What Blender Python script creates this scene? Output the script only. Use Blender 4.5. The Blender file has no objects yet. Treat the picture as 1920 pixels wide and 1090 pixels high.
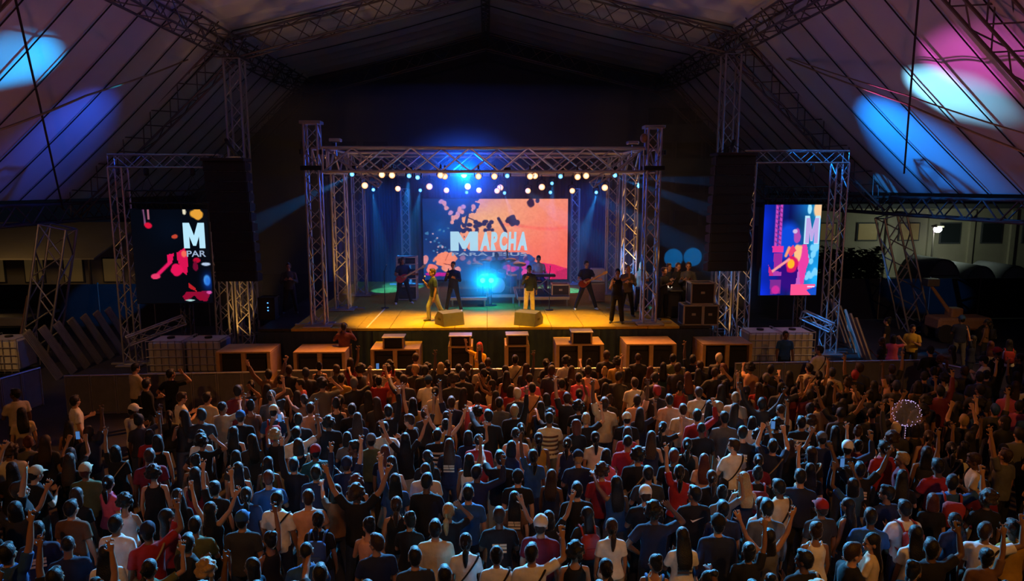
import bpy, bmesh, math, random
import numpy as np
from mathutils import Vector, Matrix, Euler

random.seed(11)
rng = np.random.default_rng(11)
SC = bpy.context.scene
COL = SC.collection

# ------------------------------------------------------------------ camera
FPX, CX, CY = 1300.0, 960.0, 545.0          # focal length and centre for a 1920 x 1090 frame
CAM = Vector((0.0, 0.0, 6.2))               # camera hovers above the crowd, under the ridge of the tent
PITCH = math.atan(195.0 / FPX)
YAW = math.atan(48.0 * math.cos(PITCH) / FPX)
FWD = Vector((math.sin(YAW) * math.cos(PITCH), math.cos(YAW) * math.cos(PITCH), -math.sin(PITCH)))
RIGHT = Vector((math.cos(YAW), -math.sin(YAW), 0.0))
UP = RIGHT.cross(FWD)
cam_data = bpy.data.cameras.new('camera')
cam_data.lens = FPX / 1920.0 * 36.0
cam_data.sensor_width = 36.0
cam_data.clip_end = 400
cam = bpy.data.objects.new('camera', cam_data)
COL.objects.link(cam)
cam.matrix_world = Matrix.Translation(CAM) @ Matrix((RIGHT, UP, -FWD)).transposed().to_4x4()
SC.camera = cam


def ray(px, py):
    return (FWD + RIGHT * ((px - CX) / FPX) - UP * ((py - CY) / FPX))


def at(px, py, y):
    """the point seen at a pixel, standing y metres down the hall"""
    d = ray(px, py)
    return CAM + d * (y / d.y)


def atz(px, py, z):
    """the point seen at a pixel, z metres above the ground"""
    d = ray(px, py)
    return CAM + d * ((z - CAM.z) / d.z)


# ------------------------------------------------------------------ view and world
SC.view_settings.view_transform = 'Standard'
SC.view_settings.look = 'None'
SC.view_settings.exposure = 0.0
SC.view_settings.gamma = 1.0
SC.view_settings.use_curve_mapping = False
world = bpy.data.worlds.new('night')
SC.world = world
world.use_nodes = True
wb = world.node_tree.nodes['Background']
wb.inputs['Color'].default_value = (0.012, 0.016, 0.034, 1)
wb.inputs['Strength'].default_value = 0.10


# ------------------------------------------------------------------ big lights of the hall
def spot(name, loc, target, color, power, cone, blend=0.5, radius=0.1):
    d = bpy.data.lights.new(name, 'SPOT')
    d.color = color
    d.energy = power
    d.spot_size = math.radians(cone)
    d.spot_blend = blend
    d.shadow_soft_size = radius
    o = bpy.data.objects.new(name, d)
    COL.objects.link(o)
    o.location = loc
    o.rotation_euler = (Vector(target) - Vector(loc)).to_track_quat('-Z', 'Y').to_euler()
    return o


WARM = (1.0, 0.50, 0.15)
BLUE = (0.02, 0.32, 1.0)
CYAN = (0.04, 0.60, 1.0)
CROWD_BLUE = (0.04, 0.48, 1.0)
# sodium floods hung from the ridge and purlins above the camera, shuttered onto the crowd
spot('flood_light', (7.0, -1.0, 11.6), (6.6, 10.6, 1.0), (1.0, 0.40, 0.06), 2100, 62, 0.9, 0.25)
spot('flood_light', (0.4, -1.5, 13.0), (0.4, 9.6, 1.0), (1.0, 0.40, 0.06), 1300, 50, 0.9, 0.25)
spot('flood_light', (-7.0, -1.0, 11.4), (-6.4, 10.6, 1.0), (1.0, 0.38, 0.05), 1200, 60, 0.9, 0.25)
# added pinkish fill on the trusses of the stage roof
spot('truss_fill', (0.0, 3.0, 9.5), (0.0, 21.5, 7.0), (1.0, 0.50, 0.55), 900, 34, 0.8, 0.2)
# blue moving heads of the front truss thrown over the crowd
for x, tx, ty in ((-3.6, -5.0, 9.6), (-1.2, -1.6, 8.6), (1.4, 1.6, 8.6), (3.8, 5.0, 9.6)):
    spot('moving_head_beam', (x, 21.0, 6.3), (tx, ty, 1.3), CROWD_BLUE, 20000, 34, 0.9, 0.08)
# warm front wash on the deck
for x in (-3.0, -1.2, 0.8, 2.8):
    spot('deck_wash', (x, 20.9, 6.5), (x, 22.2, 1.9), (1.0, 0.52, 0.012), 1700, 42, 0.7, 0.12)
# down light on the pit before the stage
for x in (-2.4, 0.1, 2.8):
    spot('pit_wash', (x, 20.4, 6.5), (x, 20.5, 1.3), (1.0, 0.45, 0.02), 700, 46, 0.8, 0.1)
# audience blinders: warm light out of the stage onto the first rows
for x, tx in ((-3.6, -4.6), (0.0, 0.0), (3.6, 4.6)):
    spot('blinder_wash', (x, 21.0, 6.4), (tx, 16.6, 1.5), (1.0, 0.33, 0.06), 3000, 84, 0.9, 0.15)
# added amber fill from the foot of the masts and stage towers
for x, y, tx, ty in ((-8.6, 23.6, -8.4, 24.5), (9.0, 23.9, 8.5, 24.8), (-4.6, 23.4, -5.05, 24.3), (4.4, 23.2, 4.95, 24.0)):
    z = 0.3 if abs(x) > 6 else 2.1
    spot('tower_fill', (x, y, z), (tx, ty, z + 2.6), (1.0, 0.50, 0.12), 420, 50, 0.8, 0.05)
# moving heads on the screen towers that strike the canvas of the tent


def canvas_at(px, py):
    """the point of the sloping side canvas seen at a pixel"""
    d = ray(px, py)
    sg = 1 if px > 912 else -1
    za, zb = (12.65, 5.95) if sg > 0 else (12.35, 5.7)
    k = (zb - za) / 7.0                       # the canvas falls from x = 10 to x = 17
    t_ = (za - 10 * k - CAM.z) / (d.z - k * sg * d.x)
    return CAM + d * t_


spot('canvas_beam', (9.6, 24.95, 7.75), canvas_at(1775, 172), (0.20, 0.66, 1.0), 6500, 25, 1.0, 0.05)
spot('canvas_beam', (9.9, 24.95, 7.75), canvas_at(1835, 112), (1.0, 0.12, 0.75), 2300, 24, 1.0, 0.05)
spot('canvas_beam', (10.2, 24.95, 7.75), canvas_at(1715, 275), (0.002, 0.24, 1.0), 3000, 62, 1.0, 0.05)
spot('canvas_beam', (-9.6, 24.25, 7.6), canvas_at(38, 112), (0.01, 0.40, 1.0), 3600, 26, 1.0, 0.05)
spot('canvas_beam', (-10.2, 24.25, 7.6), canvas_at(120, 250), (0.01, 0.10, 1.0), 600, 66, 1.0, 0.05)
# sodium work lamps under the eaves beside the fences
spot('work_lamp', (15.9, 17.5, 4.6), (14.5, 25.0, 0.6), (1.0, 0.50, 0.16), 420, 84, 0.9, 0.1)
spot('work_lamp', (-15.2, 17.8, 4.6), (-14.5, 25.0, 0.6), (1.0, 0.50, 0.16), 240, 80, 0.9, 0.1)
# added fill that tints the canvas red and amber, no lamp stands there
spot('canopy_fill', (9.0, 13.0, 3.0), (13.0, 16.5, 10.0), (0.95, 0.26, 0.26), 330, 130, 1.0, 0.3)
spot('canopy_fill', (-9.0, 13.0, 3.0), (-13.0, 16.5, 10.0), (0.95, 0.26, 0.26), 330, 130, 1.0, 0.3)
spot('canopy_fill', (0.0, 10.0, 5.0), (0.0, 22.0, 15.0), (1.0, 0.32, 0.16), 130, 100, 1.0, 0.3)
# two cyan spots that land on the wall behind the wing
for px, py, dx in ((1263, 484, -1.2), (1300, 482, .6)):
    w_ = at(px, py, 49.9)
    spot('wall_spot', (w_.x + dx, 41.5, w_.z + .8), w_, (0.0, 0.40, 1.0), 5000, 9.5, 0.25, 0.03)

# ------------------------------------------------------------------ materials
MATS = {}


def nodes_of(m):
    m.use_nodes = True
    return m.node_tree.nodes, m.node_tree.links


def mat(name, rgb, rough=0.6, metal=0.0, noise=0.0, nscale=8.0, bump=0.0, bscale=30.0, emit=None, strength=0.0, alpha=1.0, coords='Object', transl=0.0):
    if name in MATS:
        return MATS[name]
    m = bpy.data.materials.new(name)
    N, L = nodes_of(m)
    b = N['Principled BSDF']
    b.inputs['Base Color'].default_value = (*rgb, 1)
    b.inputs['Roughness'].default_value = rough
    b.inputs['Metallic'].default_value = metal
    b.inputs['Alpha'].default_value = alpha
    tc = N.new('ShaderNodeTexCoord')
    if noise:
        t = N.new('ShaderNodeTexNoise')
        t.inputs['Scale'].default_value = nscale
        t.inputs['Detail'].default_value = 4
        L.new(tc.outputs[coords], t.inputs['Vector'])
        r = N.new('ShaderNodeMix')
        r.data_type = 'RGBA'
        r.inputs['A'].default_value = (*[c * (1 - noise) for c in rgb], 1)
        r.inputs['B'].default_value = (*[min(1, c * (1 + noise)) for c in rgb], 1)
        L.new(t.outputs['Fac'], r.inputs['Factor'])
        L.new(r.outputs['Result'], b.inputs['Base Color'])
    if bump:
        t = N.new('ShaderNodeTexNoise')
        t.inputs['Scale'].default_value = bscale
        L.new(tc.outputs[coords], t.inputs['Vector'])
        bp = N.new('ShaderNodeBump')
        bp.inputs['Strength'].default_value = bump
        bp.inputs['Distance'].default_value = 0.02
        L.new(t.outputs['Fac'], bp.inputs['Height'])
        L.new(bp.outputs['Normal'], b.inputs['Normal'])
    if emit:
        b.inputs['Emission Color'].default_value = (*emit, 1)
        b.inputs['Emission Strength'].default_value = strength
        m.cycles.emission_sampling = 'NONE' if strength > 3 else 'AUTO'
    MATS[name] = m
    return m


def tint_mat(name, rough=0.85, noise=0.25, nscale=14.0, bump=0.25, bscale=22.0, spec=0.3, sheen=0.12):
    """colour comes from the object itself, so that copies of one mesh can differ"""
    m = bpy.data.materials.new(name)
    N, L = nodes_of(m)
    b = N['Principled BSDF']
    b.inputs['Roughness'].default_value = rough
    b.inputs['Specular IOR Level'].default_value = spec
    b.inputs['Sheen Weight'].default_value = sheen
    b.inputs['Sheen Roughness'].default_value = .2
    oi = N.new('ShaderNodeObjectInfo')
    tc = N.new('ShaderNodeTexCoord')
    t = N.new('ShaderNodeTexNoise')
    t.inputs['Scale'].default_value = nscale
    L.new(tc.outputs['Object'], t.inputs['Vector'])
    mp = N.new('ShaderNodeMapRange')
    mp.inputs['To Min'].default_value = 1 - noise
    mp.inputs['To Max'].default_value = 1 + noise
    L.new(t.outputs['Fac'], mp.inputs['Value'])
    mx = N.new('ShaderNodeMix')
    mx.data_type = 'RGBA'
    mx.blend_type = 'MULTIPLY'
    mx.inputs['Factor'].default_value = 1
    L.new(oi.outputs['Color'], mx.inputs['A'])
    L.new(mp.outputs['Result'], mx.inputs['B'])
    L.new(mx.outputs['Result'], b.inputs['Base Color'])
    t2 = N.new('ShaderNodeTexNoise')
    t2.inputs['Scale'].default_value = bscale
    L.new(tc.outputs['Object'], t2.inputs['Vector'])
    bp = N.new('ShaderNodeBump')
    bp.inputs['Strength'].default_value = bump
    bp.inputs['Distance'].default_value = 0.02
    L.new(t2.outputs['Fac'], bp.inputs['Height'])
    L.new(bp.outputs['Normal'], b.inputs['Normal'])
    MATS[name] = m
    return m


tint_mat('cloth')
tint_mat('skin', rough=0.55, noise=0.08, bump=0.05, spec=0.45)
tint_mat('hair', rough=0.5, noise=0.35, nscale=40, bump=0.5, bscale=80, spec=0.35, sheen=.9)
mat('aluminium', (0.50, 0.47, 0.47), 0.42, 0.75, noise=0.15, nscale=5)
mat('tent_steel', (0.16, 0.14, 0.14), 0.5, 0.6, noise=0.3, nscale=3)
mat('black_paint', (0.012, 0.012, 0.014), 0.55, noise=0.3)
mat('black_cloth', (0.010, 0.012, 0.018), 0.95, noise=0.4, nscale=2, bump=0.4, bscale=6)
mat('grille', (0.02, 0.02, 0.022), 0.7, 0.2, bump=0.6, bscale=140)
mat('case_black', (0.018, 0.018, 0.02), 0.5, noise=0.3, nscale=6)
mat('wood_brown', (0.36, 0.19, 0.09), 0.6, noise=0.3, nscale=9)
mat('shoe', (0.05, 0.05, 0.05), 0.6)
mat('shoe_white', (0.8, 0.8, 0.78), 0.6)
mat('eye', (0.01, 0.008, 0.006), 0.2)
mat('lip', (0.30, 0.10, 0.08), 0.5)
mat('rubber', (0.02, 0.02, 0.02), 0.8)
mat('rope', (0.30, 0.22, 0.12), 0.9, noise=0.3, nscale=20)
mat('dark_strap', (0.02, 0.018, 0.02), 0.9)

# ------------------------------------------------------------------ scene helpers


def link(o, parent=None):
    COL.objects.link(o)
    if parent is not None:
        o.parent = parent
    return o


def tag(o, label=None, cat=None, group=None, kind=None):
    if label:
        o['label'] = label
    if cat:
        o['category'] = cat
    if group:
        o['group'] = group
    if kind:
        o['kind'] = kind
    return o


def thing(name, label, cat, loc=(0, 0, 0), rz=0.0, group=None, kind=None):
    o = bpy.data.objects.new(name, None)
    o.empty_display_size = 0.1
    link(o)
    o.location = loc
    o.rotation_euler = (0, 0, rz)
    return tag(o, label, cat, group, kind)


class MB:
    """collects closed shells into one mesh"""

    def __init__(self):
        self.v, self.f, self.m = [], [], []

    def add(self, verts, faces, mi=0):
        k = len(self.v)
        self.v.extend([tuple(p) for p in verts])
        self.f.extend([tuple(i + k for i in f) for f in faces])
        self.m.extend([mi] * len(faces))
        return self

    def box(self, c, s, rot=None, mi=0, bev=0.0):
        sx, sy, sz = s[0] / 2, s[1] / 2, s[2] / 2
        c = Vector(c)
        if bev:
            b = min(bev, sx * .9, sy * .9, sz * .9)
            pts, faces = [], []
            # a chamfered box: 24 vertices
            idx = {}
            for ax in range(3):
                for sg in (-1, 1):
                    for s1 in (-1, 1):
                        for s2 in (-1, 1):
                            p = [0, 0, 0]
                            o1, o2 = (ax + 1) % 3, (ax + 2) % 3
                            h = (sx, sy, sz)
                            p[ax] = sg * h[ax]
                            p[o1] = s1 * (h[o1] - b)
                            p[o2] = s2 * (h[o2] - b)
                            idx[(ax, sg, s1, s2)] = len(pts)
                            pts.append(Vector(p))
            bm = bmesh.new()
            for p in pts:
                bm.verts.new(p)
            r = bmesh.ops.convex_hull(bm, input=bm.verts)
            bm.verts.index_update()
            pts = [v.co.copy() for v in bm.verts]
            faces = [[v.index for v in f.verts] for f in bm.faces]
            bm.free()
        else:
            pts = [Vector((x, y, z)) for x in (-sx, sx) for y in (-sy, sy) for z in (-sz, sz)]
            faces = [(0, 1, 3, 2), (4, 6, 7, 5), (0, 4, 5, 1), (2, 3, 7, 6), (0, 2, 6, 4), (1, 5, 7, 3)]
        if rot is not None:
            pts = [rot @ p for p in pts]
        return self.add([p + c for p in pts], faces, mi)

    def rings(self, rings, mi=0, cap=True):
        n = len(rings[0])
        vs = [p for r in rings for p in r]
        fs = []
        for i in range(len(rings) - 1):
            for j in range(n):
                a, b = i * n + j, i * n + (j + 1) % n
                fs.append((a, b, b + n, a + n))
        if cap:
            fs.append(tuple(reversed(range(n))))
            fs.append(tuple(range((len(rings) - 1) * n, len(rings) * n)))
        return self.add(vs, fs, mi)

    def tube(self, pts, rad, n=8, mi=0, flat=1.0, ref=None):
        pts = [Vector(p) for p in pts]
        if not hasattr(rad, '__len__'):
            rad = [rad] * len(pts)
        out = []
        for i, p in enumerate(pts):
            d = (pts[min(i + 1, len(pts) - 1)] - pts[max(i - 1, 0)]).normalized()
            r0 = Vector(ref) if ref is not None else (Vector((0, 0, 1)) if abs(d.z) < 0.9 else Vector((0, 1, 0)))
            a = d.cross(r0).normalized()
            b = a.cross(d).normalized()
            out.append([p + a * (rad[i] * math.cos(t)) + b * (rad[i] * flat * math.sin(t)) for t in [2 * math.pi * k / n for k in range(n)]])
        return self.rings(out, mi)

    def ell(self, c, r, seg=12, rin=8, M=None, mi=0):
        c = Vector(c)
        rs = []
        for i in range(1, rin):
            t = math.pi * i / rin
            rs.append([Vector((r[0] * math.sin(t) * math.cos(u), r[1] * math.sin(t) * math.sin(u), -r[2] * math.cos(t))) + c for u in [2 * math.pi * k / seg for k in range(seg)]])
        vs = [c + Vector((0, 0, -r[2]))] + [p for q in rs for p in q] + [c + Vector((0, 0, r[2]))]
        fs = [(0, 1 + (k + 1) % seg, 1 + k) for k in range(seg)]
        for i in range(rin - 2):
            for k in range(seg):
                a, b = 1 + i * seg + k, 1 + i * seg + (k + 1) % seg
                fs.append((a, b, b + seg, a + seg))
        top = len(vs) - 1
        o = 1 + (rin - 2) * seg
        fs += [(o + k, o + (k + 1) % seg, top) for k in range(seg)]
        if M is not None:
            vs = [M @ p for p in vs]
        return self.add(vs, fs, mi)

    def lathe(self, prof, c=(0, 0, 0), n=20, R=None, mi=0):
        c = Vector(c)
        rs = []
        for r, z in prof:
            q = [Vector((max(r, 1e-4) * math.cos(2 * math.pi * k / n), max(r, 1e-4) * math.sin(2 * math.pi * k / n), z)) for k in range(n)]
            if R is not None:
                q = [R @ p for p in q]
            rs.append([p + c for p in q])
        return self.rings(rs, mi)

    def mesh(self, name, mats, smooth=False):
        me = bpy.data.meshes.new(name)
        me.from_pydata(self.v, [], self.f)
        if not isinstance(mats, (list, tuple)):
            mats = [mats]
        for m in mats:
            me.materials.append(MATS[m] if isinstance(m, str) else m)
        if len(mats) > 1:
            me.polygons.foreach_set('material_index', self.m)
        if smooth:
            me.polygons.foreach_set('use_smooth', [True] * len(me.polygons))
        me.update()
        return me

    def build(self, name, mats, parent=None, smooth=False, loc=None):
        o = bpy.data.objects.new(name, self.mesh(name, mats, smooth))
        link(o, parent)
        if loc is not None:
            o.location = loc
        return o


def inst(name, me, parent=None, loc=(0, 0, 0), rot=(0, 0, 0), scale=(1, 1, 1), color=None):
    o = bpy.data.objects.new(name, me)
    link(o, parent)
    o.location = loc
    o.rotation_euler = rot
    o.scale = scale
    if color is not None:
        o.color = (*color, 1)
    return o


UNIT = {}


def unit_bar(matname, n=6):
    k = (matname, n)
    if k not in UNIT:
        b = MB()
        b.rings([[Vector((math.cos(2 * math.pi * j / n), math.sin(2 * math.pi * j / n), z)) for j in range(n)] for z in (0, 1)])
        UNIT[k] = b.mesh('bar', matname, smooth=False)
    return UNIT[k]


def bar(name, p, q, r, matname, parent, n=6):
    """a straight round bar from p to q (in the parent's own space)"""
    p, q = Vector(p), Vector(q)
    d = q - p
    o = bpy.data.objects.new(name, unit_bar(matname, n))
    link(o, parent)
    o.location = p
    o.rotation_mode = 'QUATERNION'
    o.rotation_quaternion = d.to_track_quat('Z', 'Y')
    o.scale = (r, r, d.length)
    return o


def truss(name, label, cat, p0, p1, w, h, up=(0, 0, 1), panel=0.6, cr=0.03, br=0.016, matname='aluminium', group=None, kind=None, joined=False, parent=None, taper=None):
    """a box truss: four chords and zigzag braces on its four faces; w is across, h along up"""
    p0, p1, up = Vector(p0), Vector(p1), Vector(up)
    d = (p1 - p0)
    L = d.length
    d.normalize()
    a = d.cross(up).normalized()
    b = a.cross(d).normalized()
    if parent is None:
        root = thing(name, label, cat, p0 if p0.z <= p1.z else p1, 0, group, kind)
        off = root.location.copy()
    else:
        root, off = parent, parent.location.copy()
    t = taper or (lambda u: 1.0)

    def corner(i, u):
        sa, sb = [(-1, -1), (1, -1), (1, 1), (-1, 1)][i]
        k = t(u)
        return p0 + d * (L * u) + a * (sa * w / 2 * k) + b * (sb * h / 2 * k) - off

    for i in range(4):
        bar('chord', corner(i, 0), corner(i, 1), cr, matname, root, 8)
    n = max(2, int(round(L / panel)))
    mb = MB()
    for i in range(4):
        j = (i + 1) % 4
        for k in range(n):
            u0, u1 = k / n, (k + 1) / n
            segs = [(corner(i, u0), corner(j, u1))] if k % 2 == 0 else [(corner(j, u0), corner(i, u1))]
            if k == 0:
                segs.append((corner(i, 0), corner(j, 0)))
            if k == n - 1:
                segs.append((corner(i, 1), corner(j, 1)))
            for s in segs:
                if joined:
                    mb.tube(s, br, 5)
                else:
                    bar('brace', s[0], s[1], br, matname, root, 5)
    if joined:
        tag(mb.build('lattice', matname, root), kind='stuff')
    return root

# ================================================================== the setting
def plane_grid(mb, P00, P10, P01, P11, nu, nv, off=None):
    vs, fs = [], []
    for j in range(nv + 1):
        for i in range(nu + 1):
            u, v = i / nu, j / nv
            p = P00 * (1 - u) * (1 - v) + P10 * u * (1 - v) + P01 * (1 - u) * v + P11 * u * v
            if off:
                p = p + off(u, v)
            vs.append(p)
    for j in range(nv):
        for i in range(nu):
            a = j * (nu + 1) + i
            fs.append((a, a + 1, a + nu + 2, a + nu + 1))
    return mb.add(vs, fs)


mat('asphalt', (0.035, 0.033, 0.032), 0.9, noise=0.4, nscale=1.5, bump=0.4, bscale=40)
g = MB()
g.add([(-70, -20, 0), (70, -20, 0), (70, 110, 0), (-70, 110, 0)], [(0, 1, 2, 3)])
tag(g.build('ground', 'asphalt'), 'dark asphalt ground of the event yard', 'ground', kind='structure')

# ---- tent: canvas panels between straps, sagging a little
mat('canvas', (0.62, 0.58, 0.58), 0.75, noise=0.10, nscale=0.7, bump=0.15, bscale=3)
XC, ZL, ZR, XE, ZEL, ZER, ZRIDGE = 10.0, 11.6, 11.9, 17.0, 5.25, 5.5, 14.2
tent = thing('tent_roof', 'pale canvas roof of the big tent with dark straps', 'tent roof', (0, 0, 0), kind='structure')
STEP = 1.5
Y0, NB = -8.5, 33          # panels from behind the camera to the far gable at y = 41
slopes = {
    'ml': ((-XC, ZL + .75), (0, ZRIDGE + .70)),
    'mr': ((0, ZRIDGE + .70), (XC, ZR + .75)),
    'sl': ((-XE, ZEL + .45), (-XC, ZL + .75)),
    'sr': ((XC, ZR + .75), (XE, ZER + .45)),
}
for k, ((xa, za), (xb, zb)) in slopes.items():
    mb = MB()
    nrm = Vector((-(zb - za), 0, xb - xa)).normalized()
    plane_grid(mb, Vector((xa, 0, za)), Vector((xb, 0, zb)), Vector((xa, STEP, za)), Vector((xb, STEP, zb)), 8, 6,
               lambda u, v: nrm * (0.10 * math.sin(math.pi * v) * math.sin(math.pi * u) ** .5 - 0.12 * math.sin(math.pi * u)))
    me = mb.mesh('canvas_panel', 'canvas', True)
    sb = MB()
    sb.tube([Vector((xa + (xb - xa) * u, 0, za + (zb - za) * u)) - nrm * (0.06 + 0.12 * math.sin(math.pi * u)) for u in [i / 8 for i in range(9)]], 0.02, 5)
    sme = sb.mesh('roof_strap', 'dark_strap')
    for i in range(NB):
        inst('canvas_panel', me, tent, (0, Y0 + i * STEP, 0))
        if Y0 + i * STEP > 6 and (k[0] == 's' or i % 4 == 1):
            inst('roof_strap', sme, tent, (0, Y0 + i * STEP, 0))

# ---- steel of the tent
FY = [16.7, 29.0, 40.6]
TG = 'steel lattice trusses of the tent'


def tt(name, label, p0, p1, w=.55, h=.8, up=(0, 1, 0), panel=.8, cr=.042, br=.022, **k):
    return truss(name, label, 'truss', p0, p1, w, h, up, panel, cr, br, 'tent_steel', kind='thing', joined=True, **k)


where = {16.7: 'over the crowd', 29.0: 'over the stage roof', 40.6: 'at the far gable'}
for y in FY:
    w_ = where[y]
    tt('roof_truss', f'rafter truss {w_}, rising to the ridge on the red guitarist side', (-XC, y, ZL), (-.15, y, ZRIDGE), .8, .55)
    tt('roof_truss', f'rafter truss {w_}, rising to the ridge on the pink screen side', (XC, y, ZR), (.15, y, ZRIDGE), .8, .55)
    tt('roof_truss', f'sloping side truss {w_}, on the red guitarist side', (-XE, y, ZEL), (-XC - .2, y, ZL - .1), .8, .55)
    tt('roof_truss', f'sloping side truss {w_}, on the pink screen side', (XE, y, ZER), (XC + .2, y, ZR - .1), .8, .55)
for s, z, w_ in ((-1, ZL, 'red guitarist screen'), (1, ZR, 'pink screen')):
    tt('purlin_truss', f'long purlin truss along the pillar tops on the side of the {w_}', (s * XC, 9, z), (s * XC, 40.6, z), .7, .7, (0, 0, 1))
    tt('eave_truss', f'low eave truss running along the tent edge on the side of the {w_}', (s * XE, 13, (ZEL if s < 0 else ZER) - .08), (s * XE, 40.6, (ZEL if s < 0 else ZER) - .08), .9, .7, (0, 0, 1), cr=.05, br=.03)
tt('ridge_truss', 'slim ladder-like ridge truss along the tent top', (0, 9, ZRIDGE - .1), (0, 41, ZRIDGE - .1), .34, .34, (0, 0, 1), panel=.4, cr=.03, br=.02)
# tall pillars beside the stage
for s, z, w_ in ((-1, ZL, 'red guitarist screen'), (1, ZR, 'pink screen')):
    truss('tent_pillar', f'tall lattice tent pillar behind the speaker array by the {w_}', 'pillar', (s * XC, 29, 0.06), (s * XC, 29, z - .4), .62, .62, (0, 1, 0), .75, .05, .022, 'aluminium', joined=True)
    # splayed legs under the eaves
    base = Vector((18.6, 28.9, .02)) if s > 0 else Vector((-16.7, 25.9, .02))
    top = Vector((17.1, 28.9, ZER - .5)) if s > 0 else Vector((-15.6, 25.9, ZEL - .5))
    truss('tent_leg', f'splayed lattice leg under the tent edge on the side of the {w_}', 'pillar', base, top, .95, .7, (0, 1, 0), .9, .045, .028, 'aluminium')


# ---- ropes
def rope(label, pts, r=.025, m='rope'):
    mb = MB()
    out = []
    for i in range(len(pts) - 1):
        a, b = Vector(pts[i]), Vector(pts[i + 1])
        for k in range(8):
            u = k / 8
            out.append(a.lerp(b, u) - Vector((0, 0, .08 * math.sin(math.pi * u))) * ((b - a).length / 14))
    out.append(Vector(pts[-1]))
    mb.tube(out, r, 5)
    return tag(mb.build('guy_rope', m), label, 'rope')


rope('long pale rope from the pillar top sagging across the blue-lit canvas', [at(352, 112, 28), at(160, 180, 20), at(-40, 258, 14.5)], .03)
rope('pale rope strung low across the canvas struck by white light', [at(1450, 100, 28.5), at(1700, 195, 20), at(1960, 300, 15)], .03)
rope('thin rope strung high across the canvas struck by white light', [at(1450, 98, 28.5), at(1705, 180, 20), at(1960, 262, 15)], .022)
rope('dark cable hanging down the canvas beside the cyan spot', [at(28, -5, 17.4), at(75, 200, 19.8), at(118, 392, 24.5)], .03, 'dark_strap')
rope('dark cable hanging down the canvas beside the white spot', [at(1722, -5, 17.6), at(1706, 185, 19.6), at(1695, 325, 22.5)], .03, 'dark_strap')

# ---- far buildings, seen under the eaves
mat('plaster', (0.50, 0.47, 0.38), 0.9, noise=0.15, nscale=1)
mat('night_glass', (0.03, 0.04, 0.05), 0.2)
mat('lit_window', (0.5, 0.4, 0.2), 0.5, emit=(1.0, 0.6, 0.2), strength=0.025)
mat('dim_window', (0.05, 0.10, 0.10), 0.4, emit=(0.10, 0.45, 0.55), strength=0.012)
mat('dark_wall', (0.10, 0.11, 0.14), 0.9, noise=0.3, nscale=.4)


def windows(parent, rects, off, m='night_glass', y=0.0, frame='dark_wall'):
    for (x0, x1, z0, z1) in rects:
        f = MB().box(((x0 + x1) / 2, y - .04, (z0 + z1) / 2), (x1 - x0 + .16, .10, z1 - z0 + .16)).build('window', frame, parent)
        MB().box(((x0 + x1) / 2, y - .10, (z0 + z1) / 2), (x1 - x0, .04, z1 - z0)).build('pane', m, f)


b = thing('low_building', 'pale low building with shuttered bays under the bright street lamp', 'building', (33, 46.5, 0))
MB().box((0, 2, 2.4), (26, 4, 4.8)).build('wall', 'plaster', b)
MB().box((0, 1.9, 4.9), (26.6, 4.8, .35), bev=.05).build('roof', 'dark_wall', b)
for i in range(9):
    MB().box((-11.4 + i * 2.9, -.08, 2.3), (.32, .2, 4.6)).build('pilaster', 'plaster', b)
windows(b, [(-10.6 + i * 2.9, -9.3 + i * 2.9, 2.6, 3.7) for i in range(3)], 0, 'lit_window')
windows(b, [(-10.6 + i * 2.9, -9.3 + i * 2.9, 2.4, 3.7) for i in range(3, 8)], 0)

b = thing('market_hall', 'dim building with a wide sloping awning behind the slanted tent leg', 'building', (-27, 40, 0))
MB().box((0, 2, 1.9), (16, 3, 3.8)).build('wall', 'plaster', b)
aw = MB().add([(-8, -3.2, 2.5), (6.5, -3.2, 2.5), (7.4, .5, 4.2), (-8, .5, 4.2), (-8, -3.2, 2.42), (6.5, -3.2, 2.42), (7.4, .5, 4.1), (-8, .5, 4.1)],
              [(0, 1, 2, 3), (7, 6, 5, 4), (0, 4, 5, 1), (1, 5, 6, 2), (2, 6, 7, 3), (3, 7, 4, 0)]).build('awning', 'plaster', b)
for i in range(6):
    MB().tube([(-7.6 + i * 2.75, -3.0, 0), (-7.6 + i * 2.75, -3.0, 2.45)], .07, 8).build('post', 'tent_steel', b)
windows(b, [(-6 + i * 2.2, -5 + i * 2.2, .8, 2.1) for i in range(6)], 0, 'lit_window', .5)

b = thing('office_block', 'dark office block behind the stage with faint rows of windows', 'building', (6, 50, 0))
MB().box((-10, 3, 9.5), (44, 6, 19)).build('wall', 'dark_wall', b)
windows(b, [(x, x + 1.7, z, z + 1.1) for x in (5.5, 7.6, 9.7) for z in (3.4, 5.8, 8.2, 10.6)], 0)
windows(b, [(x, x + 1.7, z, z + 1.1) for x in (-19, -16.8, -14.6) for z in (5.8, 8.2)], 0)

# street lamp in front of the pale building
p = at(1758, 430, 43.5)
t = thing('street_lamp', 'bright white street lamp on a pole before the pale building', 'street lamp', (p.x, 43.5, 0))
MB().tube([(0, .35, 0), (0, .35, p.z + .25), (0, .1, p.z + .3)], [.07, .05, .04], 8).build('pole', 'tent_steel', t)
MB().box((0, 0, p.z + .18), (.5, .6, .12), bev=.03).build('lamp_head', 'tent_steel', t)
mat('lamp_white', (1, 1, 1), emit=(0.95, 0.88, 1.0), strength=14)
MB().ell((0, -.02, p.z), (.26, .2, .22)).build('lamp_globe', 'lamp_white', t, True)
ld = bpy.data.lights.new('street_lamp_light', 'POINT')
ld.color = (0.80, 0.95, 0.62)
ld.energy = 150
ld.shadow_soft_size = .3
lo = bpy.data.objects.new('street_lamp_light', ld)
link(lo)
lo.location = (p.x, 42.9, p.z)
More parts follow.
